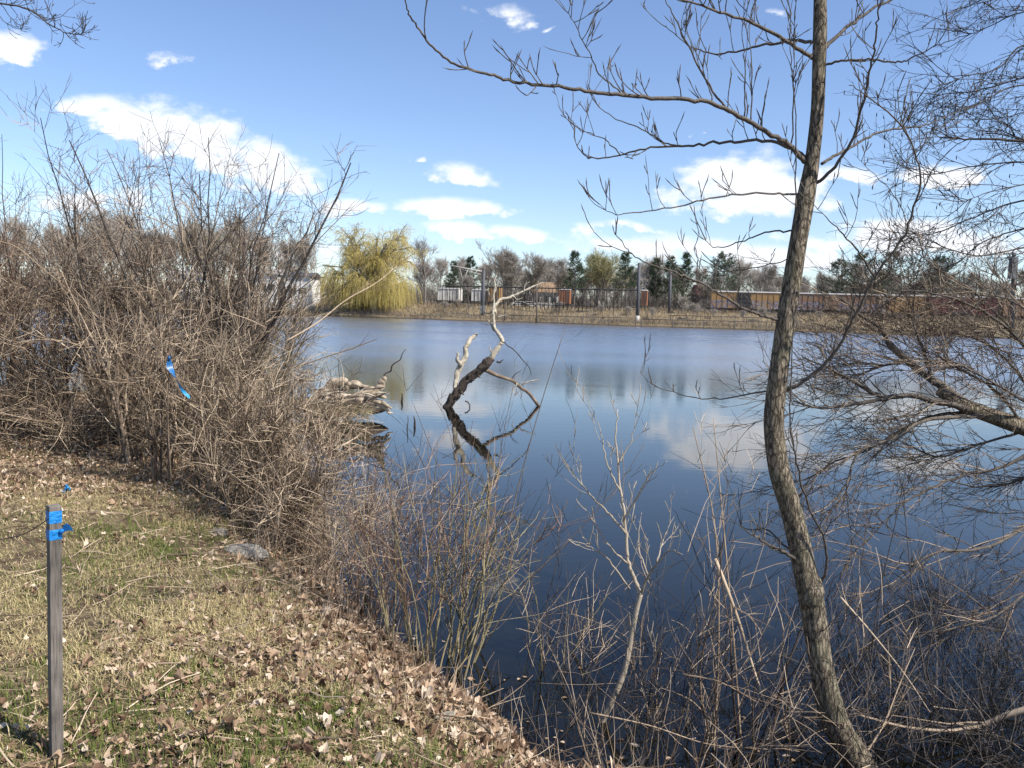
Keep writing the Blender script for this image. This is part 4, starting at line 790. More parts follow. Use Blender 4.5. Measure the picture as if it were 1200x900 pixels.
def alder():
    """catkin bearing tree outside the right edge, its fine twigs hang into the sky"""
    b = np.array([5.4, 7.0, g1(5.4, 7.0) - .1]); Y = 6.6; k = Y / 960
    root = thing('catkin_tree', 'fine twigged tree with small hanging catkins reaching in against the sky at right', 'tree', b)
    tp = [b, b + [.05, 0, 1.2], P(1330, 250, 7.0), P(1330, 60, 7.0), P(1325, -150, 7.0), P(1320, -320, 7)]
    def T(pp, dY, rpx): return (trace(pp, 7.0, 7.0 + dY), rpx / 2 * k)
    L = [T([(1330, 180), (1260, 166), (1200, 165), (1160, 163), (1125, 163), (1101, 161)], -.4, 9), T([(1250, 166), (1215, 168), (1190, 160), (1164, 149)], -.5, 6),
         T([(1330, 40), (1240, 40), (1195, 55), (1170, 80), (1130, 90), (1090, 105)], -.6, 5), T([(1330, 100), (1240, 80), (1200, 90), (1150, 105), (1100, 112), (1060, 130)], .3, 5), T([(1330, 130), (1260, 110), (1195, 100), (1150, 120), (1100, 150), (1075, 160)], -.9, 4.5),
         T([(1330, 30), (1250, 10), (1195, 15), (1150, 35), (1120, 45)], .3, 4.5), T([(1330, -20), (1250, -30), (1190, -10), (1150, 10)], -.3, 5), T([(1330, 220), (1260, 200), (1200, 190), (1140, 195), (1085, 205), (1050, 190)], .2, 5), T([(1330, 270), (1260, 240), (1200, 235), (1140, 255), (1090, 275), (1060, 270)], -.5, 5.5),
         T([(1330, 260), (1280, 260), (1200, 268), (1150, 285), (1120, 310), (1090, 325)], .2, 5), T([(1330, 300), (1270, 285), (1200, 290), (1150, 300), (1100, 290), (1070, 295)], -.9, 5), T([(1330, 320), (1270, 320), (1200, 330), (1160, 350), (1110, 360)], -.3, 5.5), T([(1330, 210), (1270, 215), (1210, 215), (1160, 225), (1120, 240)], -.6, 4.5), T([(1330, 160), (1270, 140), (1215, 130), (1160, 140), (1120, 128)], .5, 4)]
    traced_tree(root, (np.array(tp), [.15, .14, .12, .10, .08, .05]), L, 7, MT['bark'], MT['dark'], twigk=2, twl=(.1, .3), up=.05)
    g = np.random.default_rng(62); tw = Acc(); ls = np.stack([spline(q, 14) for q, r in L])
    s, d, par, t = spawn(g, ls, 12, .15, 1, .6, .3); d[:, 0] -= .3; l1 = grow(g, s, d, g.uniform(.25, .65, len(s)), 7, .12, (0, 0, -1), .02); tw.tubes(l1, taper(np.full(len(s), .0036), 7, .4), 4, g.uniform(.1, .9, len(s)))
    s, d, par, t = spawn(g, l1, 6, .15, 1, .6, .3); l2 = grow(g, s, d, g.uniform(.1, .28, len(s)), 5, .12); tw.tubes(l2, taper(np.full(len(s), .0023), 5, .5), 3, g.uniform(.1, .9, len(s)))
    s, d, par, t = spawn(g, l2, 2, .2, 1, .7, .3); l3 = grow(g, s, d, g.uniform(.04, .12, len(s)), 3, .12); tw.tubes(l3, taper(np.full(len(s), .0018), 3, .5), 3, g.uniform(.1, .9, len(s)))
    tw.build('twig_sprays', MT['dark'], root, smooth=False)
    pk = g.choice(len(l2), 330); c = grow(g, l2[pk, -1], np.tile([[0, 0, -1.]], (330, 1)), g.uniform(.018, .04, 330), 3, .05); rc = np.tile([[.002, .0042, .0042, .0015]], (330, 1)); od = np.argsort(c[:, 0, 1])
    for q in od[:100]: ck = Acc(); ck.tubes(c[q:q + 1], rc[q:q + 1], 5, .3); ck.build('catkin', MT['dark'], root)
    ck = Acc(); ck.tubes(c[od[100:]], rc[od[100:]], 5, .3); ck.build('catkins', MT['dark'], root)['kind'] = 'stuff'
alder()
def corner_tree():
    b = np.array([-7.4, 6.6, g1(-7.4, 6.6) - .1]); root = thing('overhanging_tree', 'tree outside the upper left corner, only a drooping budding branch reaches in', 'tree', b)
    tp = [b, b + [.1, 0, 2], b + [.2, 0, 4], b + [.2, .1, 6]]
    def T(pp, dY, r): return (trace(pp, 6.8, 6.8 + dY), r)
    L = [(np.vstack([b + [.18, 0, 3.6], trace([(-150, -70), (-40, -8), (0, 4), (25, 8), (45, 18), (60, 30), (78, 38), (95, 40), (100, 28)], 6.8, 6.8)]), .018), T([(0, 4), (20, 28), (38, 35)], .2, .006), T([(-20, -5), (0, 20), (14, 30), (36, 36)], -.2, .007), T([(45, 18), (65, 22), (85, 8), (97, 0)], .2, .006), T([(28, 8), (42, 13), (44, 0), (47, -8)], .2, .006), T([(-30, -20), (10, -12), (50, -16)], .2, .008)]
    traced_tree(root, (np.array(tp), [.14, .12, .1, .08]), L, 8, MT['bark'], MT['dark'], twigk=6, twl=(.06, .2), up=.1)
corner_tree()

# ------------------------------------------------------------------ saplings and waterside shrubs
def sapling():
    Y = 4.45; k = Y / 960; b = P(697, 858, Y); root = thing('sapling', 'slender pale forked sapling standing in the shallow water', 'sapling', b)
    pts = np.array([P(x, y, Y) for x, y in [(690, 868), (703, 850), (718, 820), (732, 785), (740, 745), (746, 715), (751, 697)]])
    def T(pp, dY, r): return (trace(pp, Y, Y + dY), r / 2 * k)
    L = [T([(751, 697), (742, 675), (735, 650), (733, 615), (728, 580), (724, 545), (722, 510), (724, 480)], .1, 6), T([(751, 697), (760, 675), (770, 660), (785, 645), (800, 650)], -.2, 4), T([(733, 625), (712, 600), (692, 580), (672, 555), (650, 520)], .2, 3.4), T([(731, 610), (748, 580), (762, 555), (782, 540)], -.2, 3),
         T([(727, 575), (712, 545), (705, 510), (690, 470)], .1, 2.6), T([(735, 660), (715, 640), (690, 600)], -.2, 3), T([(770, 660), (778, 630), (790, 605)], .2, 2.4), T([(724, 545), (740, 515), (745, 480)], 0, 2.2), T([(738, 690), (712, 655), (690, 640), (665, 632)], -.3, 2.8), T([(760, 675), (748, 640), (752, 600)], .2, 2.4), T([(718, 820), (745, 800), (768, 770), (780, 735)], -.2, 3)]
    traced_tree(root, (pts, [r / 2 * k for r in (10, 8.5, 7.5, 7, 6.5, 6, 5)]), L, 14, MT['pale'], MT['pale'], twigk=4, twl=(.1, .32), up=.35, sides=12, noise=.02, limbk=.85)
sapling()
def bw(px, py): q = PZ(px, py, 0.0); return np.array([q[0], q[1], min(0.0, g1(q[0], q[1]))])
shrub('waterside_shrub', 'thin brown waterside shrub with long slender canes at the foot of the bank', bp(500, 782), 201, 1.35, 20, .26, .34, (.08, .1, 0), ('olive', 'red'), .8, .0065, kb=5, kt=2, fine=1, tr=.0020)
shrub('waterside_shrub', 'olive stemmed shrub leaning right, standing at the edge of the water', bp(540, 775), 202, 1.55, 6, .12, .3, (.25, .2, 0), ('olive', 'olive'), .9, .010, kb=7, kt=3, fine=1, tr=.0020)
shrub('waterside_shrub', 'reddish weedy clump of dry stems on the bank edge left of the slender canes', bp(425, 725), 203, .95, 26, .32, .35, (.05, .05, 0), ('red', 'tan'), .7, .0045, kb=4, kt=2, fine=1, tr=.0016)
shrub('waterside_shrub', 'dry brown clump at the waterline below the leaning tan shrub', bp(385, 672), 204, .9, 24, .34, .45, (.15, .05, 0), ('red', 'tan'), .9, .005, kb=5, kt=3, fine=1, tr=.0017)
shrub('waterside_shrub', 'short tangled dry clump between the rock and the water', bp(355, 668), 205, .7, 22, .3, .5, (.1, 0, 0), ('tan', 'tan'), 1.0, .005, kb=5, kt=3, fine=1, tr=.0016)
shrub('waterside_shrub', 'small twiggy shrub growing out of the water left of the pale sapling', bw(636, 776), 206, 1.0, 7, .06, .5, (.15, .1, 0), ('olive', 'tan'), .8, .006, kb=7, kt=3, fine=1, tr=.0015)
shrub('waterside_shrub', 'drowned thin shrub out in the water behind the slender canes', bw(455, 640), 207, 1.25, 12, .25, .35, (.05, 0, 0), ('grey', 'grey'), .7, .0055, kb=5, kt=3, fine=1, tr=.0018)
shrub('waterside_shrub', 'spindly shrub with upright canes left of the big bowed trunk', bw(850, 850) + [0, 0, -.02], 208, 1.6, 8, .2, .25, (-.02, .05, 0), ('brown', 'brown'), .6, .008, kb=7, kt=4, fine=1, tr=.0018)
shrub('waterside_shrub', 'pale tangled shrub at the water in front of the big bowed trunk', bw(905, 905) + [0, 0, -.02], 209, .85, 6, .28, .8, (-.1, 0, 0), ('tan', 'brown'), 1.0, .0055, kb=5, kt=2, fine=0, tr=.0017, ang=.9, wob=.14)
shrub('waterside_shrub', 'tangled grey shrub filling the corner right of the big bowed trunk', bw(1075, 880), 210, 1.0, 11, .35, .95, (-.1, .05, 0), ('dark', 'dark'), 1.0, .007, kb=7, kt=4, fine=1, tr=.0019, ang=.95, wob=.15)
shrub('waterside_shrub', 'tangled grey shrub at the bottom right corner of the picture', bw(1170, 850), 211, 1.05, 11, .4, .95, (-.15, 0, 0), ('dark', 'dark'), 1.0, .007, kb=7, kt=4, fine=1, tr=.0019, ang=.95, wob=.15)
shrub('waterside_shrub', 'dark twiggy shrub in the water under the leaning limbs', bw(1110, 770), 212, 1.0, 20, .5, 1.0, (-.15, 0, 0), ('dark', 'dark'), 1.0, .007, kb=7, kt=4, fine=2, tr=.0016, ang=.95, wob=.14)
shrub('waterside_shrub', 'dark shrub at the right edge half under the leaning limbs', bw(1215, 745), 213, 1.2, 20, .5, 1.0, (-.2, 0, 0), ('dark', 'dark'), 1.0, .007, kb=7, kt=4, fine=2, tr=.0016, ang=.95, wob=.14)
shrub('waterside_shrub', 'thin grey shrub over the water just right of the pale sapling', bw(770, 872), 220, 1.15, 5, .18, .45, (0, .1, 0), ('tan', 'brown'), .8, .006, kb=6, kt=3, fine=0, tr=.0017, wob=.12)
shrub('waterside_shrub', 'thin tan shrub at the bottom edge between the sapling and the snapped stick', bw(812, 905), 221, .95, 5, .2, .6, (0, .1, 0), ('brown', 'brown'), .9, .0055, kb=6, kt=3, fine=0, tr=.0017, wob=.14)
shrub('waterside_shrub', 'low thin shrub with arching twigs at the foot of the pale sapling', bw(705, 880), 222, .75, 5, .16, .75, (.1, .1, 0), ('brown', 'brown'), .9, .0045, kb=5, kt=3, fine=0, tr=.0017, wob=.14)
shrub('waterside_shrub', 'fine grey shrub in the water behind the snapped stick', bw(830, 760), 223, 1.35, 7, .25, .35, (0, .05, 0), ('dark', 'brown'), .8, .0055, kb=6, kt=3, fine=1, tr=.0017, wob=.1)
shrub('waterside_shrub', 'fine reddish shrub with upright wands behind the big bowed trunk', bw(985, 720), 224, 1.5, 9, .3, .4, (0, 0, 0), ('red', 'brown'), .9, .0065, kb=7, kt=3, fine=1, tr=.0019, wob=.1)
for i, (pp, Y0, Y1, r, lb, m) in enumerate([
    ([(838, 655), (852, 690), (868, 735), (885, 790), (905, 850), (915, 905)], 4.3, 3.9, .0105, 'pale snapped stick leaning left in front of the big trunk', 'tan'),
    ([(1215, 828), (1180, 838), (1150, 850), (1110, 856), (1060, 852), (1000, 836)], 3.9, 4.1, .017, 'pale limb lying low across the bottom right corner', 'grey'),
    ([(985, 700), (1020, 740), (1060, 790), (1090, 835)], 4.3, 4.0, .006, 'thin pale cane drooping right of the big trunk', 'tan'),
    ([(1010, 890), (1035, 850), (1055, 800), (1072, 760)], 3.8, 4.2, .005, 'thin pale cane slanting up at the bottom right', 'tan'),
    ([(800, 790), (845, 800), (900, 830), (960, 860)], 4.0, 3.9, .005, 'thin pale cane lying low left of the trunk foot', 'tan'),
    ([(690, 835), (760, 850), (830, 872), (900, 878)], 4.1, 3.8, .005, 'thin pale branch lying over the water by the sapling foot', 'tan'),
    ([(545, 780), (570, 720), (590, 640), (610, 560), (635, 470), (662, 385)], 5.4, 6.2, .0085, 'long dark cane leaning right across the dead tree reflection', 'dark'),
    ([(600, 700), (560, 640), (520, 560), (485, 475)], 5.6, 6.2, .006, 'long dark cane leaning left below the root wad', 'dark'),
    ([(835, 900), (842, 760), (838, 620), (812, 500)], 4.2, 4.5, .0075, 'long upright cane left of the snapped stick', 'tan'),
    ([(870, 900), (862, 780), (850, 640), (836, 490)], 4.2, 4.6, .0075, 'long upright cane right of the snapped stick', 'tan'),
    ([(548, 770), (560, 690), (578, 600), (588, 520), (604, 440)], 5.3, 6.0, .0055, 'thin dark cane standing upright before the dead tree reflection', 'dark'),
    ([(530, 765), (522, 690), (538, 600), (530, 520), (508, 450)], 5.4, 6.0, .0045, 'thin dark cane bending left before the foot of the dead tree', 'dark'),
    ([(565, 760), (610, 690), (660, 640), (720, 575), (755, 520)], 5.2, 5.8, .0055, 'thin dark cane bending far right toward the sapling top', 'dark'),
    ([(690, 870), (660, 800), (640, 720), (655, 640), (640, 560)], 4.4, 5.0, .005, 'thin dark cane rising left of the pale sapling', 'dark'),
    ([(1020, 780), (1030, 700), (1052, 600), (1066, 520)], 4.6, 4.8, .005, 'thin dark cane standing right of the big trunk', 'dark'),
    ([(1085, 800), (1070, 700), (1060, 600), (1045, 500)], 4.7, 4.9, .005, 'thin dark cane rising toward the pale limb', 'dark')]):
    cane('dead_branch' if m != 'dark' else 'cane', lb, trace(pp, Y0, Y1), r, m, twigs=5, seed=40 + i)

# ------------------------------------------------------------------ dead tree in the pond
def dead_tree():
    Y = PZ(524, 477)[1]; k = Y / 960; b = P(523, 478, Y); b[2] = -.05
    root = thing('dead_tree', 'crooked dead tree with white barkless limbs rising from the pond', 'dead tree', b); g = np.random.default_rng(15)
    def tb(name, pp, r, mat, dY=0, sides=14, noise=.15, n=48, y0=0):
        q = np.array([P(x, y, Y + y0 + dY * i / (len(pp) - 1)) for i, (x, y) in enumerate(pp)]); s = spline(q, n); ji = np.interp(np.arange(n), np.arange(0, n + 5, 5), g.normal(0, 1, len(np.arange(0, n + 5, 5)))); s[1:-1, 0] += ji[1:-1] * k * 1.1; s[1:-1, 2] += np.roll(ji, 3)[1:-1] * k * .8
        rr = np.interp(np.linspace(0, 1, n), np.linspace(0, 1, len(r)), np.array(r) / 2 * k * .85)
        a = Acc(); a.tube(s, rr, sides, .5, noise=noise, rng=g); return a.build(name, mat, root)
    tb('trunk', [(519, 486), (525, 476), (534, 462), (545, 447), (558, 436), (571, 426), (577, 420)], (11, 11, 11, 11, 12, 14.5, 9), MT['rotbark'], n=110, noise=.2, sides=22)
    for q in range(26):
        u = g.uniform(.15, 1); c0 = np.array([np.interp(u, [0, .5, 1], [525, 545, 577]), np.interp(u, [0, .5, 1], [476, 447, 421])]) + g.normal(0, 3.2, 2); e0 = c0 + g.normal(0, 3.5, 2) + [1, -1]; tb('bark_flake', [c0, (c0 + e0) / 2 + g.normal(0, .6, 2), e0], (3.2, 2.6, .8), MT['rotbark'], y0=g.uniform(-.12, .02), n=6, sides=5)
    tb('limb', [(572, 424), (577, 415), (584, 407), (588, 400), (584, 391), (580, 379), (579, 364), (579, 349), (580, 334), (582, 322)], (9, 8, 7, 6, 5.5, 4.5, 4, 3, 2, 1), MT['bleached'], .3, n=70)
    tb('limb', [(580, 368), (583, 355), (590, 349), (600, 348), (613, 341), (625, 336), (636, 331)], (4, 4, 3.6, 3.2, 2.8, 2.4, 1.2), MT['bleached'], .5, y0=.25)
    tb('limb', [(537, 458), (534, 445), (539, 430), (546, 411), (550, 399), (559, 391)], (7, 7, 8, 7, 6.5, 4), MT['bleached'], .4)
    tb('stub', [(540, 429), (536, 421), (535, 414)], (6, 4.5, 3), MT['bleached'], y0=.1, n=12)
    tb('limb', [(566, 431), (574, 437), (585, 441), (606, 449), (617, 460), (632, 475), (637, 479)], (6, 5.5, 5, 4.5, 4.5, 5, 4), MT['grey'], .9, noise=.12)
    tb('twig', [(611, 451), (620, 447), (631, 444)], (2, 1.7, 1), MT['bleached'], y0=.5, n=10)
    tb('twig', [(588, 400), (600, 407), (613, 421), (621, 430), (622, 440)], (1.6, 1.4, 1.2, 1, .6), MT['dark'], n=20)
    tb('twig', [(580, 388), (574, 380), (570, 374)], (3, 2.5, 1.2), MT['bleached'], y0=.2, n=12)
    tb('twig', [(581, 366), (570, 366), (560, 361)], (2, 1.6, .8), MT['dark'], y0=.2, n=12)
    tb('twig', [(577, 414), (574, 408), (573, 404)], (2, 1.6, .6), MT['bleached'], y0=.1, n=8)
    tb('twig', [(598, 446), (604, 439), (611, 434)], (1.6, 1.3, .7), MT['dark'], y0=.4, n=8)
    for pp in ([(580, 352), (575, 346), (573, 338)], [(583, 372), (590, 369), (596, 370)], [(600, 348), (606, 351), (612, 349)], [(613, 341), (616, 334), (621, 330)], [(579, 343), (584, 334), (585, 326)], [(580, 377), (572, 381), (566, 379)], [(606, 449), (602, 456), (604, 462)]):
        tb('twig', pp, (1.8, 1.3, .5), MT['bleached'], y0=.3, n=10)
    tb('stub', [(545, 470), (549, 476), (547, 482)], (2, 1.6, 1.2), MT['rotbark'], y0=.1, n=8)
dead_tree()
# root wad
def root_wad():
    g = np.random.default_rng(16); Y = 16.6; k = Y / 960; b = P(410, 484, Y); b[2] = 0
    root = thing('root_wad', 'weathered pale stump with gnarled roots lying at the edge of the pond', 'stump', b)
    def tb(name, pp, r, mat, Y0=Y, n=48, noise=.17, dY=0):
        q = np.array([P(x, y, Y0 + dY * i / (len(pp) - 1)) for i, (x, y) in enumerate(pp)]); s = spline(q, n); s += .02 * np.sin(np.arange(n)[:, None] * g.uniform(.25, .6, 3) + g.uniform(0, 6, 3)); rr = np.interp(np.linspace(0, 1, n), np.linspace(0, 1, len(r)), np.array(r) / 2 * k) 
        a = Acc(); a.tube(s, rr, 16, g.uniform(.35, .8), noise=noise, rng=g); a.build(name, mat, root)
    tb('log', [(326, 476), (345, 474), (375, 473), (410, 475), (436, 477), (456, 480)], (6, 16, 20, 22, 16, 3), MT['rotbark'], Y + .15, noise=.14)
    for pp, rr, dy in [([(352, 474), (372, 465), (388, 454), (400, 448), (410, 449)], (3, 9, 13, 11, 3), -.1), ([(386, 466), (402, 456), (416, 451), (428, 454), (438, 460)], (3, 8, 9, 6, 2), .05), ([(400, 471), (418, 463), (434, 459), (444, 461), (452, 468)], (2, 9, 11, 7, 2), -.35),
                       ([(436, 464), (443, 458), (447, 449), (450, 443)], (6, 9, 8, 4), -.3), ([(390, 476), (412, 469), (432, 467), (448, 472), (458, 478)], (2, 6, 7, 5, 2), -.5), ([(360, 481), (385, 479), (412, 478), (440, 473)], (2, 5, 5, 2), -.5), ([(340, 480), (365, 474), (392, 474), (410, 478)], (2, 7, 6, 2), -.4), ([(424, 478), (440, 476), (452, 480), (460, 486)], (2, 5, 4, 1.5), -.45), ([(366, 474), (388, 466), (404, 464), (418, 468)], (2, 6, 6, 2), -.3)]:
        tb('root', pp, rr, MT['drift'], Y + dy, noise=.2)
    for q in range(26):
        x = g.uniform(366, 448); y = 480 - g.uniform(0, 24); tb('splinter', [(x - g.uniform(8, 20), y + g.uniform(0, 5)), (x, y), (x + g.uniform(6, 16), y - g.uniform(-4, 4))], (.8, 2.4, .6), MT['drift' if q % 2 else 'rotbark'], Y - .5 - g.uniform(0, .15), n=10, noise=.1)
    tb('root', [(442, 466), (452, 440), (462, 428), (476, 410)], (2.5, 2, 1.6, .8), MT['dark'], Y - .3, noise=.03)
    n = 900; u = g.uniform(0, 1, n); s = np.array([P(360 + 75 * q, 486 - 6 * q + g.uniform(-6, 4), Y - .6 + g.uniform(-.2, .3)) for q in u]); d = np.stack([g.normal(0, .5, n), g.normal(-.3, .3, n), g.uniform(-1, .6, n)], 1)
    l = grow(g, s, d, g.uniform(.12, .4, n), 4, .15, (0, 0, -1), .12); l[:, :, 2] = np.maximum(l[:, :, 2], -.05); a = Acc(); a.tubes(l, taper(np.full(n, .004), 4, .4), 3, g.uniform(.3, 1, n)); a.build('dead_grass', MT['olive'], root, smooth=False)
root_wad()
for i, (x0, y0, x1, y1, r, lb) in enumerate([(477, 503, 478, 487, .014, 'short dark stick poking straight up from the water right of the root wad'), (486, 500, 485, 488, .03, 'small dark stub in the water beside the short stick'), (471, 471, 471, 461, .035, 'little dark peak of drowned wood beyond the root wad'), (512, 470, 540, 452, .008, 'thin pale twig arching out of the water left of the dead tree')]):
    q = PZ(x0, y0); t = P(x1, y1, q[1]); b = q - [0, 0, .1]; a = Acc(); a.tube(spline([b, q, (q + t) / 2 + [.01, 0, .01], t], 10), taper([r], 9, .35)[0], 7, .4, noise=.06, rng=np.random.default_rng(i)); o = a.build('drowned_stick', MT['bleached' if i == 3 else 'rotbark']); props(o, lb, 'stick')

# ------------------------------------------------------------------ grass, leaf litter
def on_bank(g, n, x0, x1, y0, y1, dmin=.05):
    X = g.uniform(x0, x1, n); Y = g.uniform(y0, y1, n); d = shore_d(X, Y); k = d > dmin
    # only what the photograph's side of the bank can show
    k &= (X > -.8 * Y - 1.5) & (X < .8 * Y + 1.0); X, Y, d = X[k], Y[k], d[k]; return X, Y, gz(X, Y), d
def grass():
    g = np.random.default_rng(18); X, Y, Z, d = on_bank(g, 900000, -8.5, 2.0, 1.9, 9.5, .25)
    m = wav(X, Y, 1.3, 31) + .5 * wav(X, Y, 4.5, 32); far_leaf = ss(6.4, 7.6, Y + .25 * X * 0 + .4 * wav(X, Y, 1.1, 36))
    keep = g.random(len(X)) < np.clip(.66 + .8 * m + .4 * wav(X, Y, 9, 37), .1, 1) * ss(.35, 1.3, d) * (1 - .93 * far_leaf) * ss(-.3, .8, -X + 1.6); X, Y, Z, d, m = X[keep], Y[keep], Z[keep], d[keep], m[keep]; n = len(X)
    gp = wav(X, Y, 1.7, 33) + .6 * wav(X, Y, 6, 34); green = gp + g.normal(0, .25, n) > np.where(X < -1.1, .36, .46)
    tint = np.where(green, g.uniform(.02, .36, n), g.uniform(.5, 1, n)); h = g.uniform(.016, .055, n) * np.where(green, 1.25, 1) * (1 + .5 * (g.random(n) < .05))
    a = g.uniform(0, 6.28, n); ln = g.uniform(.2, 2.0, n) * np.where(green, .5, 1.3); w_ = g.uniform(.0011, .0024, n)
    s = np.stack([X, Y, Z - .005], 1); dv = np.stack([np.cos(a), np.sin(a), 0 * a], 1); sd_ = np.stack([-np.sin(a), np.cos(a), 0 * a], 1) * w_[:, None]
    up = np.array([0, 0, 1.]); mid = s + up * (h * .62)[:, None] + dv * (h * ln * .35)[:, None]; tip = s + up * (h * np.clip(1.1 - .45 * ln, .25, 1))[:, None] + dv * (h * ln)[:, None]
    v = np.stack([s - sd_, s + sd_, mid + sd_ * .8, mid - sd_ * .8, tip], 1).reshape(-1, 3); b = np.arange(n)[:, None] * 5
    A = Acc(); A.raw(v, b + np.array([0, 1, 2, 3]), np.repeat(tint, 5)); A.f.append(b + np.array([3, 2, 4]))
    props(A.build('grass', MT['grass'], smooth=False), 'short straw and green grass on the near bank', 'grass', kind='stuff')
grass()
LEAF = np.array([(0, 0), (.10, .16), (.24, .20), (.20, .33), (.36, .46), (.24, .55), (.30, .74), (.14, .78), (0, 1), (-.14, .78), (-.30, .74), (-.24, .55), (-.36, .46), (-.20, .33), (-.24, .20), (-.10, .16)])
OVAL = np.array([(0, 0), (.10, .08), (.2, .2), (.27, .34), (.29, .5), (.26, .64), (.19, .78), (.1, .9), (0, 1), (-.1, .9), (-.19, .78), (-.26, .64), (-.29, .5), (-.27, .34), (-.2, .2), (-.10, .08)])
def leaves():
    g = np.random.default_rng(19)
    X, Y, Z, d = on_bank(g, 150000, -12, 2.2, 1.9, 14, -1.2)
    m = wav(X, Y, 1.2, 41) + .6 * wav(X, Y, 3.5, 42); fl = ss(6.2, 7.2, Y); edge = ss(1.5, .3, d)
    near_mid = np.exp(-((X + .95) ** 2 / .8 + (Y - 3.5) ** 2 / 1.3))
    keep = g.random(len(X)) < np.clip(.06 + .3 * m + .35 * wav(X, Y, 8, 43) + .75 * fl + .55 * edge + .8 * near_mid + .2 * ss(3.4, 2.6, Y), .03, 1) * np.where(d < .02, .3 * np.exp(np.minimum(d, 0) / .3), 1) * np.where(Y < 5, 1, .75); X, Y, Z, d = X[keep], Y[keep], Z[keep], d[keep]; n = len(X)
    sz = g.uniform(.017, .045, n) * (1 + .5 * (g.random(n) < .15)) * (1 + .35 * ss(1.1, .3, d) * (d > 0)); sh = np.where(g.random(n)[:, None, None] < .6, LEAF[None], OVAL[None])
    u = sh[:, :, 0] * g.uniform(.8, 1.2, n)[:, None]; v = sh[:, :, 1] - .5; u = np.concatenate([u, np.zeros((n, 2))], 1); v = np.concatenate([v, np.full((n, 1), -.18), np.full((n, 1), .2)], 1)
    cu, cv = g.normal(0, 2.6, n)[:, None], g.normal(0, 1.9, n)[:, None]; wv = g.uniform(0, 6.28, n)[:, None]
    z = np.abs(u) * cu * .55 + cv * v * v + .06 * np.sin(u * 14 + v * 9 + wv); q = np.stack([u, v, z], -1) * sz[:, None, None]; q[:, :, 2] *= np.where(Z < .004, .12, 1.0)[:, None]
    a = g.uniform(0, 6.28, n); fl_ = np.where(Z < .004, .02, .36); tx, ty = g.normal(0, 1, n) * fl_, g.normal(0, 1, n) * fl_
    Rz = np.zeros((n, 3, 3)); Rz[:, 0, 0] = np.cos(a); Rz[:, 0, 1] = -np.sin(a); Rz[:, 1, 0] = np.sin(a); Rz[:, 1, 1] = np.cos(a); Rz[:, 2, 2] = 1
    Rx = np.zeros((n, 3, 3)); Rx[:, 0, 0] = 1; Rx[:, 1, 1] = np.cos(tx); Rx[:, 1, 2] = -np.sin(tx); Rx[:, 2, 1] = np.sin(tx); Rx[:, 2, 2] = np.cos(tx)
    Ry = np.zeros((n, 3, 3)); Ry[:, 1, 1] = 1; Ry[:, 0, 0] = np.cos(ty); Ry[:, 0, 2] = np.sin(ty); Ry[:, 2, 0] = -np.sin(ty); Ry[:, 2, 2] = np.cos(ty)
    q = np.einsum('nij,nkj->nki', Rz @ Rx @ Ry, q); lift = g.uniform(.004, .03, n) + .2 * sz
    zz = np.where(Z < .004, np.where(g.random(n) < .7, .006, Z + .006), Z + lift); q += np.stack([X, Y, zz], 1)[:, None]
    A = Acc(); b = np.arange(n)[:, None] * 18; tint = np.repeat(np.clip(g.beta(1.6, 1.6, n), 0, 1), 18)
    tri = []
    for i in range(16):
        j = (i + 1) % 16; c = 16 if (i <= 3 or i >= 12) else 17; tri.append((i, j, c))
    tri += [(4, 17, 16), (12, 16, 17)]
    A.raw(q.reshape(-1, 3), np.zeros((0, 4)), tint); A.f.append((b[:, None, :] + np.array(tri)[None]).reshape(-1, 3))
    props(A.build('leaf_litter', MT['leaf'], smooth=False), 'brown fallen leaves scattered over the near bank', 'leaves', kind='stuff')
leaves()
def tall_dry():
    """dead grass stems standing along the bank edge and under the thicket"""
    g = np.random.default_rng(23); X, Y, Z, d = on_bank(g, 26000, -6.5, 1.2, 3.0, 9.0, .02); k = g.random(len(X)) < np.exp(-((d - .45) / .5) ** 2) * .3 + .02; X, Y, Z = X[k], Y[k], Z[k]; n = len(X)
    l = grow(g, np.stack([X, Y, Z - .02], 1), np.stack([g.normal(0, .4, n), g.normal(0, .4, n), np.ones(n)], 1), g.uniform(.1, .42, n), 5, .13); A = Acc(); A.tubes(l, taper(np.full(n, .0015), 5, .4), 3, g.uniform(0, 1, n))
    props(A.build('dry_stems', MT['tan'], smooth=False), 'thin dead weed stems along the near bank edge', 'weeds', kind='stuff')
tall_dry()
def twig_litter():
    g = np.random.default_rng(24); X, Y, Z, d = on_bank(g, 4200, -7.5, 1.5, 2.2, 9.5, .05); n = len(X); a = g.uniform(0, 6.28, n)
    l = grow(g, np.stack([X, Y, Z + .012], 1), np.stack([np.cos(a), np.sin(a), g.normal(.05, .06, n)], 1), g.uniform(.06, .4, n), 5, .09); l[:, :, 2] = np.maximum(l[:, :, 2], gz(l[:, :, 0], l[:, :, 1]) + .006)
    A = Acc(); A.tubes(l, taper(g.uniform(.0014, .0045, n), 5, .5), 4, g.uniform(0, 1, n)); props(A.build('twig_litter', MT['tan'], smooth=False), 'small fallen twigs strewn over the near bank', 'twigs', kind='stuff')
twig_litter()

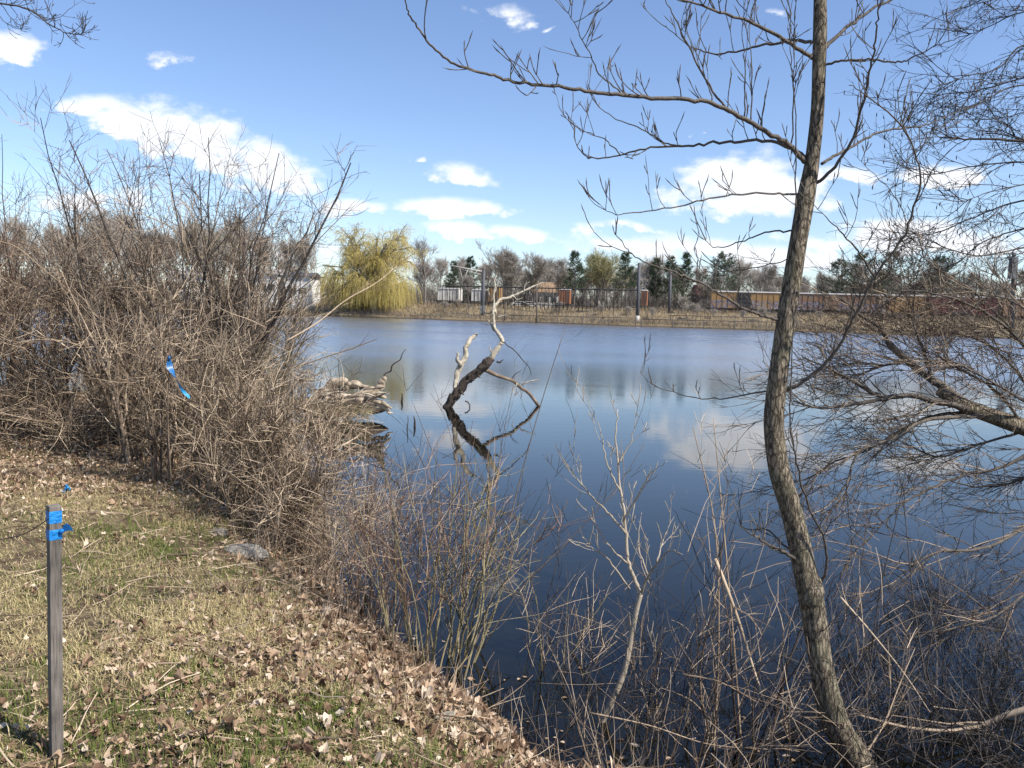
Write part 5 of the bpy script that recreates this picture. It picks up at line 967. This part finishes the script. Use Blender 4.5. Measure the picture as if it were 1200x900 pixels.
# ------------------------------------------------------------------ rocks and small things
stone = tintmat('grey_stone', [(.10, .09, .075), (.22, .205, .18), (.36, .34, .30)], nscale=14, namp=.6, bump=.8, bscale=40)
def rock(name, label, px, py, wpx, hgt, seed, flat=.45, mat=stone):
    q = PG_(px, py); Y = q[1]; w_ = wpx * Y / 960 / 2; g = np.random.default_rng(seed); n1, n2 = 14, 20
    th = np.linspace(0, np.pi, n1)[:, None]; ph = np.linspace(0, 2 * np.pi, n2, endpoint=False)[None]
    d = np.stack([np.sin(th) * np.cos(ph), np.sin(th) * np.sin(ph), np.cos(th) + 0 * ph], -1); r_ = np.ones(d.shape[:2])
    for k in range(9): v = norm(g.normal(0, 1, 3)); c = g.uniform(.55, .95); pr = (d * v).sum(-1); r_ = np.where(pr * r_ > c, c / np.maximum(pr, .01), r_)
    r_ *= 1 + .03 * np.sin(d[..., 0] * 9 + seed) * np.sin(d[..., 1] * 8); v = d * r_[..., None] * np.array([w_, w_ * .6, hgt]); i = np.arange(n1 * n2).reshape(n1, n2); j = np.roll(i, -1, 1)
    A = Acc(); A.raw(v.reshape(-1, 3) + q + [0, 0, hgt * .3], np.stack([i[:-1], i[1:], j[1:], j[:-1]], -1).reshape(-1, 4)); o = A.build(name, mat, smooth=False); props(o, label, 'rock')
rock('rock', 'flat grey rock half sunk in leaves at the edge of the thicket', 290, 650, 60, .065, 3)
rock('rock', 'smaller grey rock behind the flat one, under the first stems', 254, 627, 28, .045, 4)
rock('rock', 'little pale stone lying in the leaf litter under the left shrubs', 78, 544, 9, .035, 6, mat=MT['bleached'])
def chip(px, py, w_, label, rz, seed):
    q = PG_(px, py); g = np.random.default_rng(seed); n = 9; u = np.linspace(-1, 1, n); A = Acc(); a = []
    for side in (-1, 1):
        for x in u: y = side * (.42 * math.sqrt(max(0, 1 - x * x)) + .05) * (1 + g.normal(0, .12)); a.append((x * w_, y * w_, .14 * w_ * (1 - y * y * 4) + .06 * w_ * math.sin(3 * x)))
    a = np.array(a); c, s = math.cos(rz), math.sin(rz); a = a @ np.array([[c, s, 0], [-s, c, 0], [0, 0, 1]]); i = np.arange(n - 1); f = np.stack([i, i + 1, i + 1 + n, i + n], -1)
    b2 = a - [0, 0, .006]; A.raw(a + q + [0, 0, .03], f); A.raw(b2 + q + [0, 0, .03], f[:, ::-1]); props(A.build('bark_chip', MT['bleached']), label, 'bark')
chip(521, 846, .055, 'pale piece of bark lying on the leaves near the water', .5, 1); chip(398, 842, .03, 'small grey bark flake in the grass left of the pale piece', 1.2, 2)
for i, (p0, p1, r, lb) in enumerate([((192, 655), (282, 655), .008, 'dark straight stick lying in the leaves left of the flat rock'), ((0, 638), (52, 626), .004, 'thin grey stick on the grass behind the stake'), ((330, 885), (405, 872), .007, 'thin bare stick in the grass at the bottom of the bank'), ((560, 812), (615, 850), .005, 'pale curved stick at the edge of the water')]):
    a0, a1 = PG_(*p0), PG_(*p1); pts = [a0 + [0, 0, .025], (a0 + a1) / 2 + [.01, .03, .03], a1 + [0, 0, .02]]; a = Acc(); a.tube(spline(pts, 12), taper([r], 11, .5)[0], 6, .35, noise=.08, rng=np.random.default_rng(i)); props(a.build('fallen_stick', MT['grey' if i < 3 else 'bleached']), lb, 'stick')

# stake with survey tape
def woodmat():
    m, nt, b = new_mat('weathered_stake_wood'); L = nt.links.new; tc = N(nt, 'ShaderNodeTexCoord'); mp = N(nt, 'ShaderNodeMapping'); mp.inputs['Scale'].default_value = (1, 1, .06); L(tc.outputs['Object'], mp.inputs[0])
    nz = N(nt, 'ShaderNodeTexNoise'); nz.inputs['Scale'].default_value = 170; nz.inputs['Detail'].default_value = 5; L(mp.outputs[0], nz.inputs['Vector']); n2 = N(nt, 'ShaderNodeTexNoise'); n2.inputs['Scale'].default_value = 9; n2.inputs['Detail'].default_value = 5; L(tc.outputs['Object'], n2.inputs['Vector'])
    rp = N(nt, 'ShaderNodeValToRGB'); L(M2(nt, 'MULTIPLY_ADD', n2.outputs['Fac'], .5, M2(nt, 'MULTIPLY', nz.outputs['Fac'], .5)), rp.inputs[0]); e = rp.color_ramp.elements; e[0].position = .36; e[0].color = (.055, .047, .04, 1); e[1].position = .64; e[1].color = (.20, .175, .15, 1)
    L(rp.outputs[0], b.inputs['Base Color']); b.inputs['Roughness'].default_value = .9; bp_ = N(nt, 'ShaderNodeBump'); bp_.inputs['Strength'].default_value = .7; bp_.inputs['Distance'].default_value = .004; L(nz.outputs['Fac'], bp_.inputs['Height']); L(bp_.outputs[0], b.inputs['Normal']); return m
blue = tintmat('blue_flagging_tape', [(.0, .12, .42), (.01, .22, .66), (.03, .33, .80)], rough=.4, nscale=40, namp=.5, bump=.6, bscale=60, spec=.5, trans=.25)
darkblue = tintmat('dark_blue_ribbon', [(.004, .03, .10), (.01, .13, .34), (.03, .34, .66)], rough=.35, nscale=30, namp=.4, spec=.5)
def stake():
    q = PG_(66, 886); t = P(63, 592, q[1]); h = t[2] - q[2]; ln = (t[0] - q[0]) / h
    root = thing('wooden_stake', 'grey weathered square wooden stake standing in the grass', 'stake', q); ca, sa = math.cos(R(45)), math.sin(R(45)); Rm = np.array([[ca, -sa, 0], [sa, ca, 0], [0, 0, 1]]); w_ = .0195
    def sq(z, k=1.0): p = np.array([(-w_, -w_, 0), (w_, -w_, 0), (w_, w_, 0), (-w_, w_, 0)]) * k; return p @ Rm.T + q + [ln * z, 0, z]
    g = np.random.default_rng(5); zs = np.concatenate([[-.12], np.linspace(0, h - .004, 24), [h]]); A = Acc(); V = np.vstack([sq(z, (1 + g.normal(0, .012)) * (.93 if z == h else 1)) for z in zs]); i = np.arange(len(zs) - 1)[:, None] * 4; k = np.arange(4)[None]; kn = (k + 1) % 4
    A.raw(V, np.stack([i + k, i + kn, i + 4 + kn, i + 4 + k], -1).reshape(-1, 4)); A.f.append(np.array([[len(V) - 4, len(V) - 3, len(V) - 2, len(V) - 1]])); A.build('post', woodmat(), root, smooth=False)
    def band(z0, z1, m, parent, name, amp=.002):
        B = Acc(); zz = np.linspace(z0, z1, 4); V = np.vstack([sq(z, 1.07 + g.normal(0, .015)) for z in zz]); i = np.arange(3)[:, None] * 4; B.raw(V, np.stack([i + k, i + kn, i + 4 + kn, i + 4 + k], -1).reshape(-1, 4), .7); return B.build(name, m, parent, smooth=False)
    band(h - .062, h - .018, blue, root, 'blue_band')
    tp = thing('flagging_tape', 'blue flagging tape knotted round the wooden stake below its top', 'tape', q + [0, 0, h - .1]); band(h - .122, h - .085, blue, tp, 'wrap')
    fr = sq(h - .09)[1]; kn_ = Acc(); kn_.tube([fr + [-.004, -.006, -.012], fr + [.006, -.01, 0], fr + [.014, -.01, .006]], [.004, .009, .005], 8, .5); kn_.build('knot', blue, tp)
    tl = Acc(); pts = spline([fr + [.008, -.008, .0], fr + [.022, -.015, .012], fr + [.036, -.02, .018], fr + [.05, -.022, .012]], 8); wv = np.array([.004, .009, .012, .014, .015, .015, .014, .012])
    up = np.array([-.25, -.35, .9]); V = np.vstack([np.stack([p - up * a, p + up * a]) for p, a in zip(pts, wv)]); i = np.arange(7) * 2; tl.raw(V, np.stack([i, i + 2, i + 3, i + 1], -1), .8); tl.build('tail', blue, tp)
    w = Acc(); a0 = sq(h - .04)[0]; w.tube(spline([a0, P(30, 625, q[1] + .02), P(0, 632, q[1] + .05), P(-60, 640, q[1] + .1)], 14), .0018, 5); ww = w.build('wire', C['black']); props(ww, 'thin dark wire running left from the top of the stake', 'wire')
stake()
def ribbon():
    Y = 6.35; q = P(198, 421, Y); root = thing('blue_ribbon', 'blue twisted ribbon hanging in the thicket twigs', 'ribbon', q); A = Acc()
    pp = [(198, 420), (199, 430), (203, 438), (208, 447), (213, 456), (219, 463), (222, 467)]; s = spline([P(x, y, Y - .01 * i) for i, (x, y) in enumerate(pp)], 22); ang = np.linspace(0, 4.4, 22); wd = np.interp(np.linspace(0, 1, 22), [0, .1, .35, .6, .85, 1], [.008, .022, .025, .010, .020, .004])
    d = np.stack([np.cos(ang), np.sin(ang), .25 * np.sin(ang * 2)], 1); V = np.stack([s - d * wd[:, None], s + d * wd[:, None]], 1).reshape(-1, 3); i = np.arange(21) * 2; A.raw(V, np.stack([i, i + 1, i + 3, i + 2], -1), np.repeat(np.interp(np.linspace(0, 1, 22), [0, .5, 1], [.3, .6, .95]), 2)); A.build('strip', darkblue, root)
    K = Acc(); K.tube([q + [0, 0, .03], q + [.002, 0, .012], q + [0, 0, -.01]], [.006, .016, .01], 8, .1); K.build('knot', darkblue, root)
    T = Acc(); T.tube(spline([q + [.0, .03, -1.0], q + [-.02, .02, -.5], q + [0, .005, .02], q + [.03, 0, .4]], 16), taper([.006], 15, .4)[0], 6); props(T.build('cane', MT['grey']), 'upright cane the blue ribbon is tied to', 'cane')
ribbon()
def scrap():
    q = PG_(78, 578); g = np.random.default_rng(31); A = Acc(); root = thing('tape_scrap', 'small crumpled dark blue tape scrap lying on the grass edge', 'litter', q)
    for k in range(4):
        s = spline(q + g.normal(0, .016, (5, 3)) + [0, 0, .03], 14); d = norm(g.normal(0, 1, (14, 3))); V = np.stack([s - d * .009, s + d * .009], 1).reshape(-1, 3); i = np.arange(13) * 2; A.raw(V, np.stack([i, i + 1, i + 3, i + 2], -1), g.uniform(.2, 1))
    A.build('loops', darkblue, root)
scrap()
